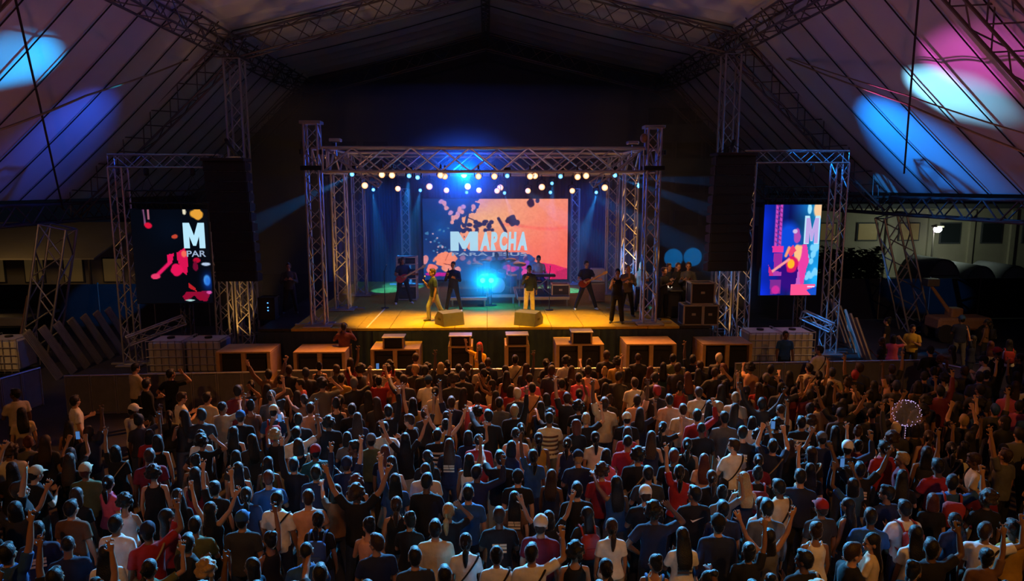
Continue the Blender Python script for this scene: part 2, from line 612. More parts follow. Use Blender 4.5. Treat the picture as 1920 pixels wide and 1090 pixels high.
# sodium lamp over the other yard
ld = bpy.data.lights.new('yard_lamp_light', 'POINT')
ld.color = (1.0, 0.55, 0.18)
ld.energy = 70
ld.shadow_soft_size = .3
lo = bpy.data.objects.new('yard_lamp_light', ld)
link(lo)
lo.location = (-24.5, 33.5, 3.4)

# dark hedge, vaulted shelters
mat('hedge_leaf', (0.02, 0.035, 0.02), 0.9, noise=0.5, nscale=6)


def hedge(label, c, s, n):
    mb = MB()
    r = random.Random(n)
    for i in range(n):
        q = Vector((c[0] + (r.random() - .5) * s[0], c[1] + (r.random() - .5) * s[1], c[2] + r.random() ** .7 * s[2] * (.6 + .4 * r.random())))
        a = r.random() * 6.28
        u = Vector((math.cos(a), math.sin(a), r.random() - .5)) * .22
        v = Vector((-math.sin(a), math.cos(a), r.random() - .2)) * .16
        mb.add([q - u, q + v, q + u, q - v], [(0, 1, 2, 3)])
    o = mb.build('hedge', 'hedge_leaf')
    return tag(o, label, 'hedge', kind='stuff')


hedge('dark shrubs standing before the lit windows of the pale building', (22.2, 42, 0), (4.4, 1.0, 2.6), 1500)
for k, (px, w_, la) in enumerate(((1768, 2.2, 'tallest pale vaulted shelter beyond the black fence'), (1838, 2.0, 'dim vaulted shelter next to the tallest pale one'), (1902, 2.0, 'outermost vaulted shelter beyond the black fence'))):
    c = at(px, 540, 40)
    sh = thing('vaulted_shelter', la, 'shelter', (c.x, 40, 0))
    hgt = 1.9 if k == 0 else 1.5
    arc = [(w_ / 2 * math.cos(a), hgt * math.sin(a)) for a in [math.pi * i / 14 for i in range(15)]]
    vs = [(x, 0, z) for x, z in arc] + [(x, 3, z) for x, z in arc]
    fs = [(i, i + 1, i + 16, i + 15) for i in range(14)]
    cv = MB().add(vs, fs).build('cover', 'dark_wall', sh, True)
    md = cv.modifiers.new('thick', 'SOLIDIFY')
    md.thickness = .04
    MB().add([(x, .1, z * .98) for x, z in arc] + [(x, .14, z * .98) for x, z in arc], [tuple(range(15)), tuple(reversed(range(15, 30)))] + [(i, i + 15, i + 16, i + 1) for i in range(14)]).build('end_wall', 'plaster', sh)
    MB().box((0, .06, hgt * .5), (w_ * .8, .05, .05)).build('rail', 'tent_steel', sh)
# black site fence, one panel per bay
fp = MB().box((0, 0, .98), (2.34, .05, 1.9)).mesh('fence_sheet', 'black_cloth')
pp = MB().tube([(0, 0, 0), (0, 0, 2.0)], .035, 8).mesh('post', 'tent_steel')
for nm, x0, n, yy in (('by the pink screen', 13.6, 11, 31.5), ('by the red guitarist screen', -34.0, 10, 31.0)):
    fe = thing('site_fence', f'black sheeted site fence on posts {nm}', 'fence', (x0, yy, 0))
    for i in range(n):
        inst('fence_sheet', fp, fe, (i * 2.4 + 1.2, 0, 0))
        inst('post', pp, fe, (i * 2.4, 0, 0))
# the long pale beam of the parked trailer
t = thing('flatbed_trailer', 'parked trailer with a long pale side beam before the awning', 'trailer', (-23, 28.2, 0))
MB().box((0, .1, .78), (8.6, .25, .34), bev=.04).build('side_beam', 'plaster', t)
MB().box((0, 1.3, .85), (8.6, 2.2, .14)).build('deck', 'tent_steel', t)
for x in (-2.6, -1.4, 2.0):
    MB().lathe([(.05, -.12), (.42, -.12), (.45, 0), (.42, .12), (.05, .12)], (x, .45, .45), 18, Matrix.Rotation(math.pi / 2, 3, 'X')).build('wheel', 'rubber', t)

# ---- leaning corrugated metal sheets at both ends of the barrier
mat('zinc', (0.42, 0.38, 0.32), 0.45, 0.5, noise=0.4, nscale=2)


def sheet_mesh():
    mb = MB()
    n = 24
    pr = [(-.5 + i / n, .03 * (1 if (i // 2) % 2 else -1)) for i in range(n + 1)]
    vs = [(x, y, 0) for x, y in pr] + [(x, y + .55, 1.75) for x, y in pr]
    mb.add(vs, [(i, i + 1, i + n + 2, i + n + 1) for i in range(n)])
    return mb.mesh('metal_sheet', 'zinc')


sm = sheet_mesh()
SH = [('by the red guitarist screen', at(110, 690, 22.4), at(250, 650, 26.5), 7), ('by the blue-shirted steward', at(1640, 665, 22.5), at(1585, 640, 26.5), 6)]
for nm, a, b_, n in SH:
    a, b_ = Vector((a.x, a.y, 0)), Vector((b_.x, b_.y, 0))
    for i in range(n):
        c = a.lerp(b_, i / (n - 1))
        ang = math.atan2(b_.y - a.y, b_.x - a.x) + (math.pi if b_.x < a.x else 0)
        o = inst('zinc_sheet', sm, None, (c.x, c.y, .03), (0, (-.32 if nm.startswith('by the red') else .32), ang), (.34, 1, 1))
        od = ['first', 'second', 'third', 'fourth', 'fifth', 'sixth', 'seventh'][i]
        tag(o, f'leaning corrugated zinc sheet {nm}, {od} in the row', 'metal sheet', 'leaning zinc sheets')

# ================================================================== stage
SZ = 1.9
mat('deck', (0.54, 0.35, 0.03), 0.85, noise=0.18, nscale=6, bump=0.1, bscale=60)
mat('skirt', (0.03, 0.05, 0.11), 0.95, noise=0.3, nscale=3, bump=0.3, bscale=5)
stage = thing('stage', 'black-skirted concert stage with an ochre plank deck', 'stage', (0, 21.0, 0))
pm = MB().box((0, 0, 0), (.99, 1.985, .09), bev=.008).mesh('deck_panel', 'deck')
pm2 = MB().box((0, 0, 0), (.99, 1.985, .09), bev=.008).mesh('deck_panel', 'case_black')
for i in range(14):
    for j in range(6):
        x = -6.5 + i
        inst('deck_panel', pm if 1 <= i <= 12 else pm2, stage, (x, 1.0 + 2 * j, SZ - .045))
MB().box((0, 6, (SZ - .1) / 2 + .02), (13.9, 11.9, SZ - .16)).build('understage', 'black_cloth', stage)
for i in range(12):   # pleated skirt, one cloth per bay
    mb = MB()
    n = 16
    vs = [(-7.0 + (i + k / n) * 14 / 12, -.03 - .025 * math.sin(k * 1.9 + i), z) for z in (.02, SZ - .09) for k in range(n + 1)]
    mb.add(vs, [(k, k + 1, k + n + 2, k + n + 1) for k in range(n)])
    mb.build('skirt_cloth', 'skirt', stage, True)

mat('tank_tape', (.8, .75, .55), .6)
# back curtain in strips
mat('curtain', (0.045, 0.06, 0.10), 0.95, noise=0.25, nscale=2)
cu = thing('back_curtain', 'dark pleated curtain hanging behind the big screen', 'curtain', (0, 31.6, SZ))
mb = MB()
n = 60
vs = [(-1.05 + 2.1 * k / n, .07 * math.sin(k * .9), z) for z in (0, 4.7) for k in range(n + 1)]
mb.add(vs, [(k, k + 1, k + n + 2, k + n + 1) for k in range(n)])
cm = mb.mesh('curtain_drop', 'curtain', True)
for i in range(7):
    inst('curtain_drop', cm, cu, (-6.3 + 2.1 * i, 0, 0))
bar('curtain_rail', (-7.4, 0, 4.72), (7.4, 0, 4.72), .03, 'tent_steel', cu)

# ---- ground-support roof: four corner towers, box of trusses
TX, YF, YB, ZT = 5.12, 21.45, 27.6, 7.0
SG = 'aluminium trusses of the stage roof'
foot = MB()
foot.box((0, 0, .03), (.85, .85, .05), bev=.01)
foot.box((0, .5, .04), (.12, .5, .06)).box((.5, 0, .04), (.5, .12, .06)).box((-.5, 0, .04), (.5, .12, .06))
fm = foot.mesh('base_plate', 'aluminium')


def tower(label, x, y, z1, w=.40, joined=False, sleeve=True):
    t = truss('stage_tower', label, 'truss tower', (x, y, SZ + .06), (x, y, z1), w, w, (0, 1, 0), .42, .034, .019, 'aluminium', SG, joined=joined)
    inst('base_plate', fm, t, (0, 0, -.06))
    if sleeve:
        zz = ZT - SZ - .06
        for s in (-1, 1):
            MB().box((s * .3, 0, zz + .22), (.05, .62, .14), bev=.01).box((0, s * .3, zz - .25), (.62, .05, .14), bev=.01).build('sleeve_plate', 'black_paint', t)
        MB().box((0, 0, z1 - SZ - .02), (.62, .46, .09), bev=.01).build('head_block', 'aluminium', t)
    return t


strip = MB().box((0, 0, .004), (.05, 3.4, .008)).build('floor_tape', 'tank_tape')
strip.location = (at(706, 592, 22.8).x, 22.75, SZ)
strip.rotation_euler = (0, 0, -.02)
tag(strip, 'pale strip of tape running up the deck by the bass player', 'tape')
tower('front stage tower above the pit photographer, carrying the header truss', -TX - .1, YF, 8.05)
tower('front stage tower beside the black flight cases, behind the singing woman', TX - .02, YF, 7.95)
tower('middle stage tower with warm light, behind the tower footed by the pit photographer', -TX + .05, 24.3, ZT - .3, .44, sleeve=False)
tower('middle stage tower behind the singing woman in black', TX - .15, 24.0, ZT - .3, .44, sleeve=False)
tower('rear stage tower next to the rack with amplifier heads, by the warm-lit middle tower', -TX + .1, YB, ZT - .3, .42, joined=True, sleeve=False)
tower('rear stage tower between the guitarist in white shoes and the singing woman', TX - .1, YB, ZT - .3, .42, joined=True, sleeve=False)
tower('slim tower supporting the edge of the big screen above the amplifier rack', at(762, 480, 30.5).x, 30.5, 6.1, .34, joined=True, sleeve=False)
tower('slim tower supporting the orange edge of the big screen', at(1077, 480, 30.5).x, 30.5, 6.1, .34, joined=True, sleeve=False)


def rt(label, p0, p1, joined=False):
    return truss('roof_truss', label, 'truss', p0, p1, .5, .70, (0, 0, 1), .85, .042, .028, 'aluminium', SG, joined=joined)


rt('front header truss of the stage roof carrying the bright lamps', (-TX + .25, YF, ZT), (TX - .35, YF, ZT))
rt('rear header truss of the stage roof behind the lamps', (-TX + .3, YB, ZT), (TX - .3, YB, ZT), True)
rt('side truss of the stage roof above the bass player', (-TX + .05, YF + .3, ZT), (-TX + .05, YB - .3, ZT))
rt('side truss of the stage roof above the singing woman', (TX - .1, YF + .3, ZT), (TX - .1, YB - .3, ZT))
rt('middle lamp truss crossing the stage roof', (-TX + .4, 24.6, ZT), (TX - .4, 24.6, ZT), True)
for s, nm in ((-1, 'over the bass player'), (1, 'over the singing woman')):
    truss('roof_truss', f'short sloping brace truss {nm}', 'truss', (s * (TX - .7), YF - .1, ZT + .1), (s * (TX - 1.9), YF - .1, ZT - .75), .2, .2, (0, 1, 0), .3, .02, .012, 'aluminium', SG, joined=True)

# small horn and beacon on the tower heads
t = thing('beacon_lamp', 'round amber beacon lamp on the tower head behind the flight cases', 'beacon', (TX - .34, YF - .1, 7.55))
MB().ell((0, -.05, .1), (.12, .12, .14)).build('dome', 'wood_brown', t, True)
MB().box((.1, 0, .05), (.24, .08, .05)).build('bracket', 'aluminium', t)
for s, px, py in ((-1, 629, 263), (1, 1186, 268)):
    c = at(px, py, 22.4)
    t = thing('floodlight_head', f"flat unlit floodlight above the header truss by the {'amber beacon' if s > 0 else 'tower footed by the photographer'}", 'floodlight', c)
    MB().box((0, 0, 0), (.36, .3, .1), bev=.02).build('housing', 'aluminium', t)
    MB().box((0, 0, -.06), (.28, .22, .02)).build('glass', 'night_glass', t)
    MB().tube([(0, 0, 0), (0, .1, -.5)], .02, 6).build('bracket', 'aluminium', t)

ORD = 'first second third fourth fifth sixth seventh eighth ninth tenth eleventh twelfth thirteenth fourteenth fifteenth sixteenth'.split()
# ================================================================== lamps on the trusses
def lens_mat(name, mid, rim, strength):
    """bright in the middle of the lens, coloured towards its rim"""
    m = bpy.data.materials.new(name)
    N, L = nodes_of(m)
    b = N['Principled BSDF']
    tc = N.new('ShaderNodeTexCoord')
    mp = N.new('ShaderNodeMapping')
    mp.inputs['Scale'].default_value = (9, 0, 9)
    L.new(tc.outputs['Object'], mp.inputs['Vector'])
    ln = N.new('ShaderNodeVectorMath')
    ln.operation = 'LENGTH'
    L.new(mp.outputs['Vector'], ln.inputs[0])
    cr = N.new('ShaderNodeValToRGB')
    cr.color_ramp.elements[0].position = .45
    cr.color_ramp.elements[0].color = (*mid, 1)
    cr.color_ramp.elements[1].position = 1.0
    cr.color_ramp.elements[1].color = (*rim, 1)
    L.new(ln.outputs['Value'], cr.inputs['Fac'])
    L.new(cr.outputs['Color'], b.inputs['Emission Color'])
    b.inputs['Emission Strength'].default_value = strength
    m.cycles.emission_sampling = 'NONE'
    MATS[name] = m


lens_mat('lens_warm', (1.0, .82, .58), (1.0, .36, .08), 1.5)
lens_mat('lens_blue', (.30, .85, 1.0), (.0, .35, 1.0), 1.6)
lens_mat('lens_cyan', (.75, .95, 1.0), (.05, .60, 1.0), 4.0)
R90 = Matrix.Rotation(math.pi / 2, 3, 'X')
# parabolic lamp: can, ring, yoke, lens (faces -y, towards the crowd)
can = MB().lathe([(.03, -.30), (.09, -.26), (.11, -.1), (.125, 0), (.115, .0), (.105, -.04), (.0, -.05)], (0, 0, 0), 18, R90).mesh('can', 'black_paint', True)
lensm = {c: MB().lathe([(.0, 0), (.07, .012), (.112, .0), (.112, -.02), (0, -.02)], (0, -.01, 0), 18, R90).mesh('lens', 'lens_' + c, True) for c in ('warm', 'blue', 'cyan')}
yoke = MB().tube([(-.15, .12, 0), (-.15, .12, .2), (0, .12, .27), (.15, .12, .2), (.15, .12, 0)], .014, 6)
yoke.box((0, .12, .32), (.07, .07, .13))
yoke = yoke.mesh('yoke', 'black_paint')
mhead = MB().lathe([(.05, -.34), (.12, -.28), (.13, -.08), (.105, .0), (.095, 0), (.085, -.03), (0, -.04)], (0, 0, 0), 16, R90).mesh('head', 'black_paint', True)
mbase = MB().box((0, .14, .34), (.34, .26, .16), bev=.03).box((-.17, .14, .13), (.05, .14, .34), bev=.015).box((.17, .14, .13), (.05, .14, .34), bev=.015).mesh('base', 'black_paint')


def lamp(px, py, y, kind, label, group, size=1.0):
    c = at(px, py, y)
    warm = kind == 'warm'
    t = thing('blinder_lamp' if warm else 'moving_head_lamp', label, 'stage lamp', c, 0, group)
    t.scale = (size,) * 3
    inst('can' if warm else 'head', can if warm else mhead, t)
    inst('lens', lensm[kind], t)
    inst('yoke' if warm else 'base', yoke if warm else mbase, t)
    # drop bar up to the truss that carries it
    bar('drop_bar', (0, .13, .36), (0, .13, max(.42, (ZT - .27 - c.z) / size)), .016, 'black_paint', t)
    return t


# every blinder: pixel, what it hangs beside
up_row = [(716, 328), (735, 329), (826, 329), (834, 331), (897, 331), (927, 331), (994, 331), (1003, 330), (1083, 332), (1099, 330)]
lo_row = [(684, 348), (746, 354), (805, 350), (837, 357), (877, 350), (898, 357), (932, 358), (938, 352), (990, 358), (1016, 351), (1073, 358), (1134, 352)]
for k, (px, py) in enumerate(up_row):
    lamp(px, py, 21.3 + .35 * (px in (834, 1003)), 'warm', f"warm white blinder under the front header truss, {ORD[k]} from the photographer's tower", 'warm lamps under the front header truss', .82)
for k, (px, py) in enumerate(lo_row):
    lamp(px, py, 24.5 + .4 * (px == 938), 'warm', f"warm white blinder low under the middle truss, {ORD[k]} from the photographer's side", 'warm lamps under the middle truss', .98 if py < 353 else .85)
lamp(870, 328, 24.4, 'cyan', 'dazzling blue beam lamp with a wide glow under the header truss', None, 1.0)
for k, (px, py) in enumerate([(660, 327), (767, 330), (783, 333), (951, 330), (1051, 331), (1153, 329)]):
    lamp(px, py, 21.7, 'blue', f"blue moving head under the front header truss, {ORD[k]} from the photographer's tower", 'blue moving heads on the front truss', .62)
for k, (px, py) in enumerate([(700, 356), (788, 357), (875, 361), (946, 362), (1032, 361), (1035, 344), (1118, 361)]):
    lamp(px, py, 27.27, 'blue', f"small blue moving head far back in the roof, {ORD[k]} from the photographer's side", 'blue moving heads at the rear', .62)

# beams in the haze
for px, py, y, tx, ty, tz, pw, cone in [
        (660, 327, 23.4, -9.5, 26.5, 4.4, 900, 9), (1153, 329, 23.4, 10.5, 26.5, 4.6, 900, 8), (1153, 329, 23.4, 10.5, 26.0, 6.3, 600, 6),
        (951, 330, 22.9, 3.6, 23.5, 4.4, 700, 14), (1051, 331, 22.9, 6.0, 23.5, 4.6, 700, 11),
        (767, 330, 22.9, -3.4, 28.0, 3.0, 700, 12), (700, 357, 26.0, -4.2, 28.5, 2.4, 500, 15), (788, 357, 26.0, -3.6, 30.0, 2.0, 500, 18),
        (1118, 361, 26.0, 3.3, 28.5, 2.0, 700, 17), (1035, 337, 26.0, 2.6, 28.0, 3.0, 400, 16), (946, 362, 26.0, 1.6, 28.0, 3.4, 350, 14)]:
    c = at(px, py, y)
    spot('beam_light', c + Vector((0, -.15, -.05)), (tx, ty, tz), BLUE, pw * 9, cone, .4, .03)
# blue wash down the curtain
for x in (-4.6, 4.6):
    spot('curtain_wash', (x, 28.2, 6.5), (x * .9, 31.5, 3.4), (0.0, 0.14, 1.0), 520, 90, .9, .1)


def glow(name, loc, color, power, r=.06):
    d_ = bpy.data.lights.new(name, 'POINT')
    d_.color, d_.energy, d_.shadow_soft_size = color, power, r
    o_ = bpy.data.objects.new(name, d_)
    link(o_)
    o_.location = loc


# the dazzling one, its glow spreads in the haze
glow('dazzle_light', at(870, 328, 24.4) + Vector((0, -.15, 0)), (0.0, 0.10, 1.0), 400)

# ================================================================== video screens (each pixel a lit cell)
def screen_material(name, strength):
    m = bpy.data.materials.new(name)
    N, L = nodes_of(m)
    b = N['Principled BSDF']
    b.inputs['Base Color'].default_value = (.01, .01, .012, 1)
    b.inputs['Roughness'].default_value = .5
    b.inputs['Specular IOR Level'].default_value = .05
    a = N.new('ShaderNodeVertexColor')
    a.layer_name = 'cells'
    L.new(a.outputs['Color'], b.inputs['Emission Color'])
    b.inputs['Emission Strength'].default_value = strength
    MATS[name] = m
    return m


def lin(c):
    c = np.asarray(c, float) / 255.0
    return np.where(c <= .04045, c / 12.92, ((c + .055) / 1.055) ** 2.4)


def screen_panel(parent, name, img, w, h, matname):
    """a flat panel of lit cells; img is H x W x 3, values as seen, row 0 at the top"""
    H, W = img.shape[:2]
    xs, zs = np.linspace(-w / 2, w / 2, W + 1), np.linspace(h, 0, H + 1)
    vs = [(x, 0, z) for z in zs for x in xs]
    fs = [(j * (W + 1) + i, (j + 1) * (W + 1) + i, (j + 1) * (W + 1) + i + 1, j * (W + 1) + i + 1) for j in range(H) for i in range(W)]
    me = bpy.data.meshes.new(name)
    me.from_pydata(vs, [], fs)
    at_ = me.color_attributes.new('cells', 'FLOAT_COLOR', 'CORNER')
    col = np.ones((H * W, 4, 4), np.float32)
    col[:, :, :3] = lin(img).reshape(H * W, 1, 3)
    at_.data.foreach_set('color', col.ravel())
    me.materials.append(MATS[matname])
    o = bpy.data.objects.new(name, me)
    link(o, parent)
    return o


class Paint:
    def __init__(s, W, H, asp):
        s.W, s.H = W, H
        s.u, s.v = np.meshgrid((np.arange(W) + .5) / W, (np.arange(H) + .5) / H)
        s.asp = asp
        s.img = np.zeros((H, W, 3))
        s.r = np.random.default_rng(5)

    def noise(s, k, seed=0):
        r = np.random.default_rng(seed)
        g = r.random((k + 2, int(k * s.asp) + 2))
        x, y = s.u * int(k * s.asp), s.v * k
        i, j = x.astype(int), y.astype(int)
        fx, fy = x - i, y - j
        fx, fy = fx * fx * (3 - 2 * fx), fy * fy * (3 - 2 * fy)
        return (g[j, i] * (1 - fx) + g[j, i + 1] * fx) * (1 - fy) + (g[j + 1, i] * (1 - fx) + g[j + 1, i + 1] * fx) * fy

    def mix(s, mask, c):
        m = np.clip(mask, 0, 1)[..., None]
        s.img = s.img * (1 - m) + np.asarray(c, float) * m

    def ell(s, c, r, col, soft=.25, rough=0.0, seed=0):
        d = np.hypot((s.u - c[0]) / r[0], (s.v - c[1]) / r[1])
        if rough:
            d = d + rough * (s.noise(26, seed) - .5)
        s.mix((1 + soft - d) / soft / 1.0 * (d < 1 + soft), col)

    def poly(s, pts, col):
        m = np.zeros_like(s.u, bool)
        n = len(pts)
        for i in range(n):
            (x0, y0), (x1, y1) = pts[i], pts[(i + 1) % n]
            if y0 != y1:
                m ^= ((s.v < y0) != (s.v < y1)) & (s.u < (x1 - x0) * (s.v - y0) / (y1 - y0) + x0)
        s.mix(m * 1.0, col)
        return m

    def line(s, a, b, w, col):
        ax, ay, bx, by = a[0] * s.asp, a[1], b[0] * s.asp, b[1]
        px, py = s.u * s.asp - ax, s.v - ay
        dx, dy = bx - ax, by - ay
        t = np.clip((px * dx + py * dy) / (dx * dx + dy * dy), 0, 1)
        d = np.hypot(px - t * dx, py - t * dy)
        s.mix((w - d) / w * 2, col)


def main_picture():
    P = Paint(208, 117, 16 / 9)
    u, v = P.u, P.v
    # sunset on one side, deep blue on the other
    t = np.clip(u * .55 + v * .75 - .25, 0, 1)[..., None]
    sun = np.array([246, 160, 126]) * (1 - t) + np.array([255, 96, 76]) * t
    glow = np.exp(-(((u - .45) / .22) ** 2 + ((v - .28) / .25) ** 2))[..., None]
    sun = sun * (1 - .6 * glow) + np.array([246, 190, 130]) * .6 * glow
    band = np.exp(-((v - .34 - .03 * np.sin(u * 9)) / .02) ** 2)[..., None] * (u > .55)[..., None]
    sun = sun * (1 - .45 * band) + np.array([255, 84, 80]) * .45 * band
    nb = P.noise(5, 3)[..., None]
    blue = np.array([6, 40, 96]) * (1 - nb) + np.array([8, 74, 150]) * nb
    edge = np.interp(v, [0, .13, .24, .35, .5, .64, .66, .74, .80, .86, 1], [.39, .36, .285, .27, .26, .30, .70, .72, .80, .84, .88]) + .07 * (P.noise(30, 8) - .5)
    P.img = np.where((u > edge)[..., None], sun, blue)
    P.poly([(.81, .79), (.90, .81), (1.0, .865), (1.0, 1.01), (.86, 1.01), (.84, .9)], (226, 18, 92))
    P.poly([(.93, .9), (1.0, .86), (1.0, 1.01), (.88, 1.01)], (192, 14, 72))
    P.poly([(.72, .92), (.84, .84), (.88, 1.01), (.70, 1.01)], (120, 12, 110))
    # blossom and branch silhouettes
    P.line((.33, .0), (.29, .34), .020, (8, 52, 110))
    P.line((.30, .22), (.40, .30), .009, (40, 40, 70))
    P.line((.52, .24), (.57, .40), .024, (36, 32, 74))
    for k in range(26):
        a, b = P.r.uniform(.27, .50), P.r.uniform(.28, .40)
        P.ell((a, b), (.012, .018), (26, 34, 84), .5, .8, k)
    for k in range(10):
        P.ell((P.r.normal(.60, .02), P.r.normal(.27, .035)), (.016, .026), (30, 26, 66), .4, .8, k)
    P.ell((.745, .05), (.022, .045), (44, 24, 60), .4, .6, 3)
    P.ell((.79, .02), (.012, .025), (44, 24, 60), .4, .6, 4)
    for k, (a, b) in enumerate([(.13, .03), (.15, .06), (.165, .11), (.19, .17), (.205, .23), (.20, .28), (.24, .19), (.25, .12), (.27, .16), (.28, .10), (.23, .22), (.35, .10)]):
        P.ell((a, b), (.014, .026), (232, 158, 160) if k % 3 else (205, 150, 190), .4, .9, k)
    for k in range(40):
        P.ell((P.r.uniform(.02, .24), P.r.uniform(.36, .68)), (.006, .009), (60, 120, 165) if k % 3 else (190, 160, 180), .5, .9, k)
    # the big peach petals
    P.ell((.155, .745), (.078, .085), (255, 140, 104), .12, .35, 1)
    P.ell((.17, .86), (.042, .045), (250, 148, 120), .2, .4, 2)
    P.ell((.055, .86), (.034, .05), (255, 128, 110), .2, .5, 3)
    P.ell((.012, .745), (.020, .055), (226, 140, 140), .2, .5, 4)
    P.ell((.235, .87), (.020, .03), (240, 150, 140), .2, .5, 5)
    P.ell((.10, .93), (.08, .02), (190, 20, 140), .4, .5, 6)
    P.line((.14, .80), (.22, .825), .007, (150, 60, 40))
    P.line((.17, .68), (.15, .76), .006, (190, 90, 70))
    # foliage under the lettering
    for k in range(46):
        a = P.r.uniform(.26, .78)
        P.ell((a, P.r.uniform(.72, .80)), (.016, .028), [(6, 74, 150), (8, 44, 110), (60, 50, 110), (150, 110, 150)][k % 4], .4, .8, k)
    for k in range(14):
        P.ell((P.r.uniform(.55, .76), P.r.uniform(.80, .95)), (.016, .03), [(210, 50, 150), (130, 60, 180), (230, 70, 160)][k % 3], .4, .8, k)
    P.img *= (.94 + .12 * P.noise(60, 7))[..., None]
    return np.clip(P.img, 0, 255)


def guitarist_picture(dark):
    P = Paint(78, 115, .68)
    u, v = P.u, P.v
    if not dark:
        t = u[..., None]
        base = np.array([6, 40, 190]) * np.clip(1 - 2.2 * t, 0, 1) + np.array([10, 18, 96]) * np.clip(1 - abs(t - .42) * 2.4, 0, 1) + np.array([22, 150, 226]) * np.clip(2.1 * t - .95, 0, 1)
        P.img = base * (.75 + .5 * P.noise(5, 2))[..., None]
        P.ell((.45, .40), (.16, .16), (10, 70, 210), .6)
        P.ell((.50, .78), (.16, .14), (46, 8, 120), .6)
        for a in (.225, .30):
            P.line((a, 0), (a, .46), .022, (190, 70, 180))
        for k in range(9):
            P.line((.22, .05 * k), (.31, .05 * k + .04), .009, (130, 40, 130))
        P.poly([(.17, .45), (.37, .45), (.37, .52), (.18, .52)], (222, 50, 150))
        P.poly([(.20, .53), (.36, .53), (.35, .70), (.22, .70)], (150, 40, 150))
        P.poly([(.17, .72), (.36, .74), (.36, .78), (.17, .78)], (170, 60, 170))
        P.poly([(.16, .83), (.36, .83), (.36, .98), (.18, .99)], (120, 40, 140))
        P.ell((.27, .94), (.06, .04), (200, 40, 150), .4)
        P.ell((.97, .05), (.09, .09), (240, 196, 150), .3)
        P.ell((.80, .05), (.03, .05), (150, 220, 250), .4, .6)
        for k in range(16):
            P.ell((P.r.uniform(.80, .99), P.r.uniform(.45, .80)), (.03, .03), (120, 205, 250), .4, .7, k)
        P.poly([(.62, .45), (.78, .43), (.84, .62), (.80, .70), (.76, .88), (.68, .88), (.64, .68)], (226, 60, 160))
        P.poly([(.62, .88), (.66, .68), (.70, .86), (.70, .9), (.62, .9)], (190, 90, 190))
        P.ell((.60, .345), (.055, .075), (170, 70, 170), .2, .3)
        P.ell((.56, .29), (.035, .02), (200, 180, 220), .4)
        P.ell((.63, .52), (.07, .085), (246, 186, 130), .25, .4)
        P.poly([(.44, .50), (.54, .44), (.60, .50), (.50, .58)], (230, 60, 110))
        P.line((.47, .47), (.42, .56), .022, (250, 150, 110))
        P.ell((.53, .655), (.10, .085), (214, 20, 96), .2, .3)
        P.ell((.52, .65), (.055, .045), (255, 176, 40), .3)
        P.line((.48, .60), (.20, .73), .020, (246, 150, 150))
        P.poly([(.12, .66), (.18, .72), (.22, .78), (.14, .78)], (200, 40, 120))
        P.poly([(.54, .88), (.97, .88), (.97, 1), (.54, 1)], (255, 80, 140))
        P.poly([(.82, .94), (1, .90), (1, 1), (.90, 1)], (20, 80, 200))
        P.line((.84, .905), (.96, .905), .008, (230, 210, 250))
    else:
        P.img[:] = np.array([3, 6, 14])
        P.mix(np.exp(-((u - .5) / .3) ** 2 - ((v - .2) / .2) ** 2) * .6, (4, 16, 34))
        P.ell((.86, .05), (.07, .055), (244, 170, 60), .2, .5)
        P.ell((.70, .02), (.02, .03), (240, 230, 200), .4, .5)
        P.line((.17, .0), (.18, .16), .010, (130, 80, 120))
        P.line((.23, .0), (.23, .10), .010, (170, 100, 120))
        P.ell((.22, .17), (.045, .03), (226, 20, 60), .3, .5)
        P.ell((.55, .285), (.035, .02), (200, 70, 50), .3, .6)
        P.poly([(.56, .46), (.68, .40), (.71, .56), (.68, .70), (.62, .66), (.57, .54)], (226, 20, 84))
        P.ell((.66, .47), (.03, .03), (255, 110, 90), .4)
        P.poly([(.44, .48), (.53, .46), (.50, .56), (.44, .58)], (236, 20, 90))
        P.ell((.55, .64), (.07, .06), (240, 20, 90), .2, .3)
        P.line((.47, .56), (.27, .71), .024, (240, 26, 100))
        P.ell((.27, .71), (.05, .025), (240, 60, 110), .3, .4)
        P.ell((.82, .54), (.05, .025), (190, 10, 50), .3, .5)
        P.ell((.80, .60), (.03, .05), (120, 10, 50), .3, .5)
        P.poly([(.69, .78), (.78, .84), (.80, .88), (.70, .84)], (190, 30, 40))
        P.poly([(.60, .93), (.66, .88), (.98, .87), (.96, .92), (.92, .985), (.82, .97), (.76, .92), (.64, .98)], (150, 10, 50))
        P.ell((.96, .885), (.03, .016), (250, 90, 160), .3)
        P.ell((.94, .755), (.035, .045), (120, 210, 255), .5)
        P.mix(np.exp(-((u - .95) / .07) ** 2 - ((v - .77) / .09) ** 2) * .7, (10, 80, 220))
        P.ell((.94, .58), (.05, .015), (190, 210, 240), .4)
        P.ell((.70, .97), (.05, .008), (190, 230, 230), .4)
    return np.clip(P.img, 0, 255)


def lettering(text, parent, name, x0, x1, z0, z1, y, matname, bold=.03, shear=0.0):
    cu_ = bpy.data.curves.new(name, 'FONT')
    cu_.body = text
    cu_.offset = bold
    cu_.shear = shear
    cu_.extrude = .004
    tmp = bpy.data.objects.new('tmp', cu_)
    COL.objects.link(tmp)
    bpy.context.view_layer.update()
    me = bpy.data.meshes.new_from_object(tmp.evaluated_get(bpy.context.evaluated_depsgraph_get()))
    bpy.data.objects.remove(tmp)
    co = np.array([v.co for v in me.vertices])
    lo, hi = co.min(0), co.max(0)
    co = (co - lo) / np.maximum(hi - lo, 1e-6)
    out = np.stack([x0 + co[:, 0] * (x1 - x0), y - .012 * co[:, 2], z0 + co[:, 1] * (z1 - z0)], 1)
    me.vertices.foreach_set('co', out.ravel())
    me.materials.clear()
    me.materials.append(MATS[matname])
    me.update()
    o = bpy.data.objects.new(name, me)
    link(o, parent)
    return o


